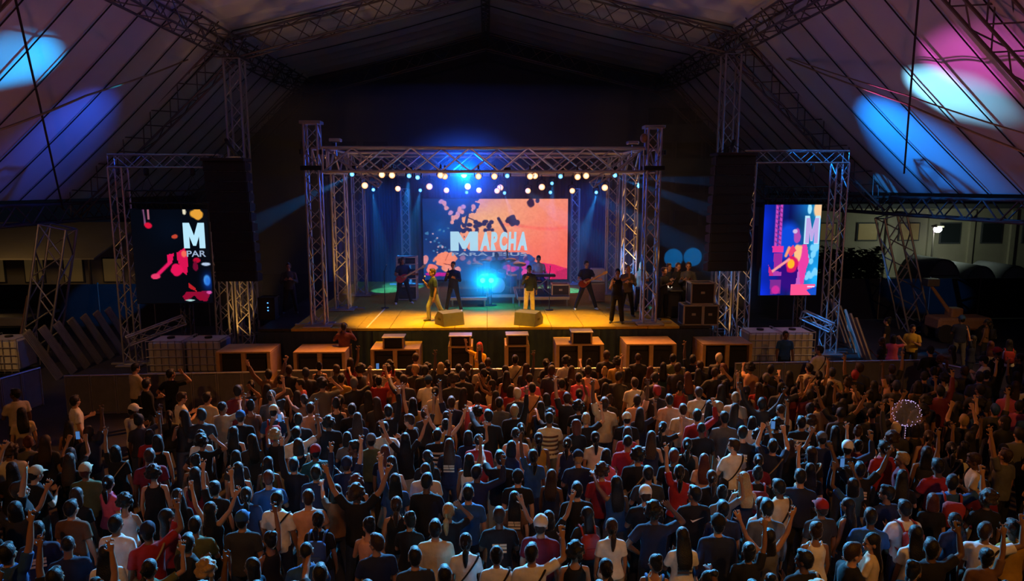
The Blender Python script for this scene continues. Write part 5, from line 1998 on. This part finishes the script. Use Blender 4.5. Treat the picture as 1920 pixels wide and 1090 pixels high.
# the ones that stand out: head pixel, sex, hair, hair colour, shirt, sleeve, pose, turn, extra
A = [
    (29, 741, 'm', 'short', 'black', 'cream', 'tee', 'look', .9, None), (40, 772, 'f', 'long', 'black', 'cream', 'tee', 'down', .7, None), (140, 754, 'm', 'short', 'black', 'white', 'tee', 'look', -.9, None),
    (252, 692, 'm', 'short', 'black', 'cream', 'long', 'clasp', -.6, None), (274, 722, 'm', 'short', 'black', 'black', 'long', 'look', -.8, None), (320, 703, 'm', 'short', 'black', 'black', 'tee', 'face', -.2, None),
    (248, 772, 'm', 'cap', 'black', 'white', 'tee', 'clasp', -.5, None), (338, 748, 'm', 'short', 'brown', 'white', 'tee', 'clasp', -.8, None), (388, 748, 'm', 'short', 'black', 'cream', 'tee', 'down', -.3, None),
    (417, 766, 'm', 'shaved', 'black', 'cream', 'tee', 'bent', -.2, None), (508, 746, 'm', 'cap', 'black', 'grey', 'tee', 'clasp', 0, None), (582, 768, 'm', 'short', 'brown', 'peach', 'tee', 'down', 0, None),
    (556, 815, 'm', 'short', 'black', 'white', 'tee', 'bent', .3, None), (438, 808, 'f', 'long', 'black', 'black', 'tank', 'down', 0, None), (64, 892, 'm', 'cap', 'black', 'black', 'tee', 'clasp', -.4, None),
    (202, 902, 'f', 'ponytail', 'black', 'pink', 'tee', 'look', -.5, None), (217, 986, 'm', 'short', 'black', 'white', 'tee', 'down', -.1, None), (248, 960, 'f', 'long', 'blond', 'olive', 'tee', 'down', 0, None),
    (520, 940, 'm', 'short', 'black', 'white', 'tee', 'down', -.2, None), (578, 938, 'm', 'short', 'brown', 'peach', 'tee', 'clasp', .2, None), (454, 978, 'm', 'cap', 'black', 'charcoal', 'tee', 'down', 0, None),
    (198, 1034, 'f', 'long', 'black', 'white', 'tee', 'down', .2, 'print'), (351, 1022, 'm', 'short', 'black', 'black', 'tee', 'look', -.5, None), (314, 964, 'f', 'long', 'black', 'red', 'tee', 'right_up', -.7, None),
    (396, 950, 'f', 'long', 'black', 'black', 'tank', 'both_up', -.3, None), (574, 1040, 'm', 'shaved', 'black', 'blue', 'tee', 'clasp', .2, None), (136, 1044, 'f', 'bob', 'auburn', 'blue', 'tee', 'look', -.3, None),
    (720, 806, 'm', 'short', 'black', 'white', 'tee', 'clasp', 0, None), (860, 694, 'm', 'short', 'black', 'navy', 'tee', 'down', 0, 'print'), (998, 730, 'm', 'short', 'black', 'peach', 'tee', 'down', .1, 'bag'),
    (1085, 711, 'm', 'short', 'black', 'pink', 'tee', 'down', 0, None), (1190, 720, 'm', 'short', 'black', 'white', 'tee', 'down', .1, None), (1030, 788, 'm', 'short', 'black', 'cream', 'tee', 'clasp', 0, 'stripe'),
    (747, 706, 'm', 'short', 'black', 'peach', 'tee', 'look', .3, None), (710, 716, 'm', 'short', 'black', 'red', 'tee', 'phone', .2, None), (1010, 820, 'f', 'ponytail', 'black', 'mustard', 'tank', 'down', 0, None),
    (967, 816, 'm', 'shaved', 'black', 'peach', 'tee', 'down', 0, None), (950, 702, 'f', 'long', 'black', 'maroon', 'tank', 'down', 0, None), (803, 716, 'm', 'cap', 'black', 'white', 'tee', 'clasp', 0, None),
    (966, 676, 'm', 'short', 'black', 'cream', 'tee', 'down', 0, None), (774, 752, 'f', 'long', 'black', 'mustard', 'tank', 'left_up', .1, None), (836, 792, 'f', 'bun', 'black', 'mustard', 'tank', 'both_up', 0, None),
    (798, 884, 'm', 'shaved', 'brown', 'cream', 'tee', 'down', 0, None), (822, 869, 'm', 'short', 'brown', 'white', 'tee', 'look', 0, None), (880, 858, 'f', 'long', 'black', 'white', 'tank', 'right_up', 0, None),
    (878, 928, 'm', 'short', 'black', 'blue', 'tee', 'down', 0, None), (936, 972, 'm', 'short', 'brown', 'black', 'tee', 'clasp', 0, 'print'), (816, 995, 'm', 'short', 'black', 'cream', 'long', 'down', 0, None),
    (873, 1012, 'f', 'ponytail', 'black', 'white', 'tee', 'down', 0, 'bag'), (931, 1037, 'f', 'bun', 'black', 'white', 'tee', 'down', 0, 'bag'), (997, 1041, 'm', 'short', 'black', 'white', 'tee', 'bent', 0, None),
    (1082, 922, 'm', 'short', 'black', 'black', 'tee', 'down', 0, None), (1147, 984, 'f', 'ponytail', 'brown', 'white', 'tee', 'down', 0, None), (1216, 892, 'm', 'short', 'black', 'charcoal', 'tee', 'clasp', 0, None),
    (706, 1022, 'm', 'short', 'brown', 'navy', 'tee', 'look', .3, None), (1078, 1030, 'f', 'curly', 'black', 'black', 'tank', 'down', 0, None), (1537, 658, 'm', 'short', 'black', 'white', 'tee', 'look', .3, None),
    (1517, 692, 'm', 'short', 'black', 'cream', 'tee', 'look', -.4, None), (1422, 724, 'f', 'long', 'brown', 'red', 'tee', 'look', -.5, None), (1465, 772, 'm', 'shaved', 'brown', 'cream', 'tee', 'clasp', .2, None),
    (1657, 842, 'm', 'short', 'black', 'red', 'tee', 'down', .2, None), (1830, 866, 'm', 'short', 'brown', 'cream', 'tee', 'clasp', 1.1, 'bag'), (1376, 838, 'm', 'short', 'black', 'white', 'tee', 'look', .3, None),
    (1281, 1003, 'f', 'long', 'black', 'white', 'tee', 'clasp', 0, 'print'), (1302, 929, 'm', 'short', 'black', 'black', 'tee', 'look', 0, 'swoosh'), (1698, 958, 'm', 'short', 'black', 'white', 'tee', 'clasp', 0, 'pack'),
    (1729, 956, 'm', 'cap', 'black', 'cream', 'tee', 'down', 0, None), (1847, 1000, 'm', 'short', 'black', 'white', 'tee', 'bent', -.6, None), (1900, 994, 'm', 'short', 'brown', 'mustard', 'tee', 'down', .2, None),
    (1884, 856, 'm', 'short', 'brown', 'grey', 'tee', 'left_up', .3, None), (1636, 1012, 'f', 'long', 'black', 'cream', 'tee', 'look', .9, 'bag'), (1356, 958, 'm', 'short', 'black', 'navy', 'tee', 'down', 0, None),
    (1599, 906, 'f', 'bob', 'black', 'blue', 'tee', 'phone', 0, None), (1847, 678, 'm', 'cap', 'black', 'white', 'tee', 'clasp', .5, None), (1255, 752, 'm', 'short', 'black', 'peach', 'tee', 'down', 0, None),
    (1310, 738, 'm', 'short', 'black', 'cream', 'tank2', 'down', 0, None), (640, 712, 'm', 'short', 'black', 'mustard', 'tee', 'down', 0, None), (1440, 1000, 'f', 'long', 'black', 'grey', 'tank', 'both_up', .1, None),
    (1530, 990, 'f', 'bun', 'brown', 'white', 'tank', 'down', 0, None), (660, 770, 'm', 'short', 'black', 'black', 'long', 'down', 0, None),
]
# people standing beyond the bend of the barrier: head pixel only
B = [(1655, 634), (1676, 630), (1664, 602), (1745, 662), (1786, 652), (1804, 654), (1823, 634), (1803, 603), (1851, 600), (1858, 646), (1870, 664), (1893, 640), (1912, 670), (1838, 660), (1765, 672)]
CROWD = []


def far_enough(x, y, r):
    return all((x - q[0]) ** 2 + (y - q[1]) ** 2 > r * r for q in CROWD)


used = set()


def describe(c):
    cap_c = c.get('cap')
    h = f"{cap_c} cap" if cap_c else HAIRTXT[c['hair']].format(c['hc'])
    e = EXTRA.get(c['extra'], '')
    if c['extra'] == 'pack':
        e = f", {c['packc']} backpack"
    if c['extra'] == 'swoosh':
        e = ', pale tick mark'
    low = ', skirt' if c.get('skirt') else ''
    pre = ''
    if c['extra'] in ('print', 'stripe'):
        pre, e = {'print': 'printed ', 'stripe': 'striped '}[c['extra']], ''
    return f"person with {h}, {pre}{c['shirt']} {SLV[c['sleeve']]}{low}{e}, {POSE_TXT[c['pose']]}"


for k, (px, py, sex, hair, hc, shirt, sleeve, pose, turn, extra) in enumerate(A):
    q = atz(px, py, 1.60)
    if not far_enough(q.x, q.y, .42):
        continue
    cap_c = None
    if hair == 'cap':
        cap_c = ('white', 'black', 'blue', 'cream', 'grey', 'red')[k % 6] if px != 64 and px != 1729 else ('cream' if px == 64 else 'white')
        hair = 'short'
    sleeve = 'tee' if sleeve == 'tank2' else sleeve
    c = dict(sex=sex, hair=hair, hc=hc, shirt=shirt, sleeve=sleeve, pose=pose, extra=extra, cap=cap_c, scale=1.0 if sex == 'm' else .965, packc='red')
    n = 0
    while describe(c) in used and n < 40:
        n += 1
        if n % 2:
            c['hc'] = ['black', 'brown', 'auburn'][n // 2 % 3]
        else:
            c['extra'] = [None, 'bag', 'print', 'stripe'][n // 2 % 4]
    used.add(describe(c))
    c['keep'] = True
    CROWD.append((q.x, q.y, turn, c))
rc = random.Random(77)


def random_look(px=960):
    n = 0
    while True:
        n += 1
        sex = 'f' if rc.random() < .52 else 'm'
        hair = rc.choices(['short', 'shaved', 'curly', 'cap'], [72, 4, 7, 17])[0] if sex == 'm' else rc.choices(['long', 'ponytail', 'bun', 'bob', 'curly'], [50, 18, 13, 11, 8])[0]
        cap_c = None
        if hair == 'cap':
            cap_c, hair = rc.choice(['black', 'navy', 'white', 'red', 'grey', 'cream', 'blue']), 'short'
        hc = rc.choices(['black', 'brown', 'auburn', 'blond'], [80, 14, 3, 3])[0]
        warmzone = 560 < px < 1330
        shirt = rc.choices(list(COLS), [84, 18, 6, 4, 5, 6 if warmzone else 2, 2, 4, 1, 2, 4, 3, 15, 4 if warmzone else 1, 1])[0]
        sleeve = rc.choices(['tee', 'long'], [80, 20])[0] if sex == 'm' else rc.choices(['tee', 'tank'], [58, 42])[0]
        pose = rc.choices(list(POSES), [46, 13, 5, 5, 4, 2, 14, 4, 4, 3])[0]
        extra = rc.choices([None, 'pack', 'bag', 'print', 'stripe'], [80 - n * 2 if n < 30 else 20, 4, 6, 5, 1])[0]
        if sleeve == 'tank' and extra in ('print', 'stripe'):
            extra = None
        c = dict(sex=sex, hair=hair, hc=hc, shirt=shirt, sleeve=sleeve, pose=pose, extra=extra, cap=cap_c, scale=rc.uniform(.97, 1.06) if sex == 'm' else rc.uniform(.91, 1.0), packc=rc.choice(['black', 'red', 'blue']), skirt=(sex == 'f' and rc.random() < .2))
        s = describe(c)
        if s not in used or n > 300:
            used.add(s)
            return c


for px, py in B:
    q = atz(px, py, 1.60)
    if far_enough(q.x, q.y, .45):
        CROWD.append((q.x, q.y, rc.uniform(-.6, 1.2), dict(random_look(px), keep=True)))


def allowed(x, y):
    # in front of the barriers, inside the picture (a little beyond it)
    v = Vector((x, y, 1.6)) - CAM
    z = v.dot(FWD)
    px, py = CX + FPX * v.dot(RIGHT) / z, CY - FPX * v.dot(UP) / z
    if not (-55 < px < 1975) or py > 1135:
        return None
    front = float(np.interp(px, [-50, 110, 260, 420, 520, 640, 1330, 1420, 1760, 1850, 1980], [795, 790, 770, 735, 690, 676, 672, 692, 692, 700, 690]))
    if py < front:
        return None
    return px, py


def tries(n, r0):
    for _ in range(n):
        y = 7.0 + 12.4 * rc.random() ** .8
        x = (rc.random() * 2 - 1) * (y * .80 + 1.2)
        ok = allowed(x, y)
        if not ok:
            continue
        px, py = ok
        r = r0
        if px < 260 and py < 830:
            r *= 1.7
        if not far_enough(x, y, r):
            continue
        aim = math.atan2(-(x * .75 - 0) * .6, 24 - y)
        turn = -aim * -1 + rc.gauss(0, .16)
        if rc.random() < .08:
            turn += rc.choice([-1, 1]) * rc.uniform(.7, 1.6)
        CROWD.append((x, y, turn, random_look(px)))


tries(5000, .60)
tries(16000, .51)
# nearest to the camera first; the far rest becomes one mass
CROWD.sort(key=lambda q: 0 if q[3].get('keep') else q[0] ** 2 + q[1] ** 2)
LIMIT = 292
sw = MB()   # a pale tick on one black tee
sw.add([(-.09, -.143, 1.275), (-.055, -.143, 1.235), (.11, -.143, 1.315), (-.05, -.143, 1.262), (-.09, -.137, 1.275), (-.055, -.137, 1.235), (.11, -.137, 1.315), (-.05, -.137, 1.262)],
       [(0, 1, 2, 3), (7, 6, 5, 4), (0, 4, 5, 1), (1, 5, 6, 2), (2, 6, 7, 3), (3, 7, 4, 0)])
SWOOSH = sw.mesh('tick_mark', 'cloth')
mat('phone_glow', (.05, .05, .05), emit=(.12, .40, 1.0), strength=.4)
PH_B = MB().box((0, 0, 0), (.076, .009, .155), bev=.004).mesh('body', 'black_paint')
PH_S = MB().box((0, -.0055, 0), (.068, .002, .145)).mesh('display', 'phone_glow')
TROU = [(.012, .013, .02), (.02, .03, .07), (.03, .045, .09), (.10, .10, .11), (.35, .30, .22), (.015, .015, .015)]
for (x, y, turn, c) in CROWD[:LIMIT]:
    d = PROTO[(c['sex'], c['pose'])]
    ex = []
    sc_ = COLS[c['shirt']]
    if c['extra'] == 'pack':
        ex.append(('backpack', BACKPACK, dict(ACCC['pack'])[c['packc']]))
    elif c['extra'] == 'bag':
        ex.append(('shoulder_bag', STRAP, (.012, .01, .01) if sum(sc_) > .6 else (.30, .22, .14)))
    elif c['extra'] == 'print':
        ex.append(('back_print', PRINT, (.6, .5, .35) if sum(sc_) < .6 else (.05, .05, .08)))
    elif c['extra'] == 'swoosh':
        ex.append(('tick_mark', SWOOSH, (.7, .65, .6)))
    elif c['extra'] == 'stripe':
        ex.append(('stripe', STRIPE, (.55, .5, .45) if sum(sc_) < .6 else (.10, .05, .04)))
    la = describe(c)
    sk = rc.choice(SKINS)
    t = person(la, d, (x, y, 0), turn, sc_, rc.choice(TROU), c['hair'], HAIRC[c['hc']], sk, c['sleeve'], c['scale'], 'people in the crowd', COLS[c['cap']] if c['cap'] else None, ex, SKIRT if c.get('skirt') else None)
    if c['pose'] == 'phone':
        F = d['F']
        w1, w2 = F.arm[1], F.arm[-1]
        p = (w1[2] + w2[2]) / 2 + (w1[4] + w2[4]) * .5 * .13 + V(0, .02, F.dz)
        ph = thing('mobile_phone', la.replace('person', 'phone held by person').rsplit(', ', 1)[0], 'phone', V(x, y, 0) + spin(p * c['scale'], turn), turn, 'phones held up in the crowd')
        inst('body', PH_B, ph)
        inst('display', PH_S, ph)

# the far rows, joined
allv, allf, allc = [], [], []
nv = 0


def arrays(me):
    k = me.name
    if k not in ARR:
        v = np.empty(len(me.vertices) * 3)
        me.vertices.foreach_get('co', v)
        me.calc_loop_triangles()
        f = np.empty(len(me.loop_triangles) * 3, int)
        me.loop_triangles.foreach_get('vertices', f)
        ARR[k] = (v.reshape(-1, 3), f.reshape(-1, 3))
    return ARR[k]


ARR = {}


def thin(me):
    o = bpy.data.objects.new('tmp', me)
    WORK.collection.objects.link(o)
    m = o.modifiers.new('d', 'DECIMATE')
    m.ratio = .3
    out = evaluated(o)
    bpy.data.objects.remove(o)
    return out


THIN = {}
for (x, y, turn, c) in CROWD[LIMIT:]:
    d = PROTO[(c['sex'], c['pose'])]
    Hm = np.array(d['H'])
    for me, col, M in ((d['body'], rc.choice(SKINS), None), (d[c['sleeve']], COLS[c['shirt']], None), (d['trousers'], rc.choice(TROU), None), (HAIR[c['hair']], COLS[c['cap']] if c['cap'] else HAIRC[c['hc']], Hm)):
        if me.name not in THIN:
            THIN[me.name] = arrays(thin(me))
        v, f = THIN[me.name]
        v = v.copy()
        if M is not None:
            v = v @ M[:3, :3].T + M[:3, 3]
        v *= c['scale']
        ct, st_ = math.cos(turn), math.sin(turn)
        v = np.stack([v[:, 0] * ct - v[:, 1] * st_ + x, v[:, 0] * st_ + v[:, 1] * ct + y, v[:, 2]], 1)
        allv.append(v)
        allf.append(f + nv)
        allc.append(np.tile(np.array([*col, 1.0]), (len(v), 1)))
        nv += len(v)
if allv:
    vv, ff, cc = np.concatenate(allv), np.concatenate(allf), np.concatenate(allc)
    me = bpy.data.meshes.new('distant_crowd')
    me.from_pydata(vv.tolist(), [], ff.tolist())
    ca = me.color_attributes.new('tone', 'FLOAT_COLOR', 'POINT')
    ca.data.foreach_set('color', cc.astype(np.float32).ravel())
    me.polygons.foreach_set('use_smooth', [True] * len(me.polygons))
    m = bpy.data.materials.new('crowd_tones')
    N, L = nodes_of(m)
    vc = N.new('ShaderNodeVertexColor')
    vc.layer_name = 'tone'
    L.new(vc.outputs['Color'], N['Principled BSDF'].inputs['Base Color'])
    N['Principled BSDF'].inputs['Roughness'].default_value = .7
    me.materials.append(m)
    o = bpy.data.objects.new('distant_crowd', me)
    link(o)
    tag(o, 'packed front rows of the crowd pressing towards the subwoofers', 'crowd', kind='stuff')
print('CROWD', len(CROWD), 'triangles in the joined rows', len(ff) if allv else 0)

# ---- the glowing balloon carried over the crowd
q = at(1700, 775, 12.6)
t = thing('light_balloon', 'clear balloon wound with tiny violet lights on a stick over the crowd', 'balloon', (q.x, q.y, q.z - .75))
mb_ = bpy.data.materials.new('clear_film')
N, L = nodes_of(mb_)
N['Principled BSDF'].inputs['Base Color'].default_value = (.8, .85, 1, 1)
N['Principled BSDF'].inputs['Alpha'].default_value = .10
N['Principled BSDF'].inputs['Roughness'].default_value = .08
MATS['clear_film'] = mb_
MB().ell((0, 0, .75), (.25, .25, .25), 24, 16).build('film', 'clear_film', t, True)
MB().tube([(0, 0, -.2), (0, 0, .52)], .008, 6).build('stick', 'drum_white', t)
mat('fairy_light', (1, 1, 1), emit=(.55, .45, 1.0), strength=1.0)
bead = MB().ell((0, 0, 0), (.008,) * 3, 6, 4).mesh('fairy_light', 'fairy_light')
for k in range(64):
    a = k / 64 * 2 * math.pi * 3.5
    e = math.sin(k * .37) * 1.1
    inst('fairy_light', bead, t, (.255 * math.cos(e) * math.cos(a), .255 * math.cos(e) * math.sin(a), .75 + .255 * math.sin(e)))
for k in range(14):
    inst('fairy_light', bead, t, (0, -.01, .50 - k * .05))

# hi-vis steward by the slanted leg
p = atz(1712, 616, 1.62)
t = person('steward in a yellow hi-vis vest by the foot of the slanted tent leg', PROTO[('m', 'look')], (p.x, p.y, 0), 2.4, (.45, .30, .04), BLK, 'short', HB, SKINS[1], 'tee', 1.0)

# ================================================================== haze over the stage
hz = MB().box((0, 27.2, 5.7), (19, 8.4, 7.6)).build('stage_haze', 'black_paint')
tag(hz, 'thin haze hanging in the stage lights', 'haze', kind='stuff')
m = bpy.data.materials.new('haze')
N, L = nodes_of(m)
N.remove(N['Principled BSDF'])
vs_ = N.new('ShaderNodeVolumeScatter')
vs_.inputs['Color'].default_value = (1, 1, 1, 1)
vs_.inputs['Density'].default_value = .030
vs_.inputs['Anisotropy'].default_value = .35
L.new(vs_.outputs['Volume'], N['Material Output'].inputs['Volume'])


def halo_cloud(label, c, r, dens):
    """a round cloud of fog, thick in the middle and fading out"""
    o = MB().ell((0, 0, 0), (1, 1, 1), 20, 12).build('halo_fog', 'black_paint', None, True)
    o.location = c
    o.scale = r
    m_ = bpy.data.materials.new('fog')
    N, L = nodes_of(m_)
    N.remove(N['Principled BSDF'])
    sc_ = N.new('ShaderNodeVolumeScatter')
    sc_.inputs['Anisotropy'].default_value = .3
    tc = N.new('ShaderNodeTexCoord')
    gr = N.new('ShaderNodeTexGradient')
    gr.gradient_type = 'SPHERICAL'
    L.new(tc.outputs['Object'], gr.inputs['Vector'])
    pw = N.new('ShaderNodeMath')
    pw.operation = 'MULTIPLY'
    pw.inputs[1].default_value = dens
    L.new(gr.outputs['Fac'], pw.inputs[0])
    L.new(pw.outputs[0], sc_.inputs['Density'])
    L.new(sc_.outputs['Volume'], N['Material Output'].inputs['Volume'])
    o.data.materials.clear()
    o.data.materials.append(m_)
    tag(o, label, 'fog', kind='stuff')


halo_cloud('added fog for the cyan halo of the floor lamps before the drum kit', at(910, 522, RY + .15), (1.6, .8, 1.2), 1.5)
halo_cloud('added fog for the blue halo of the dazzling lamp under the roof truss', at(870, 326, 24.2), (2.6, 1.5, 1.7), .55)
hz.data.materials.clear()
hz.data.materials.append(m)

bpy.data.scenes.remove(WORK)
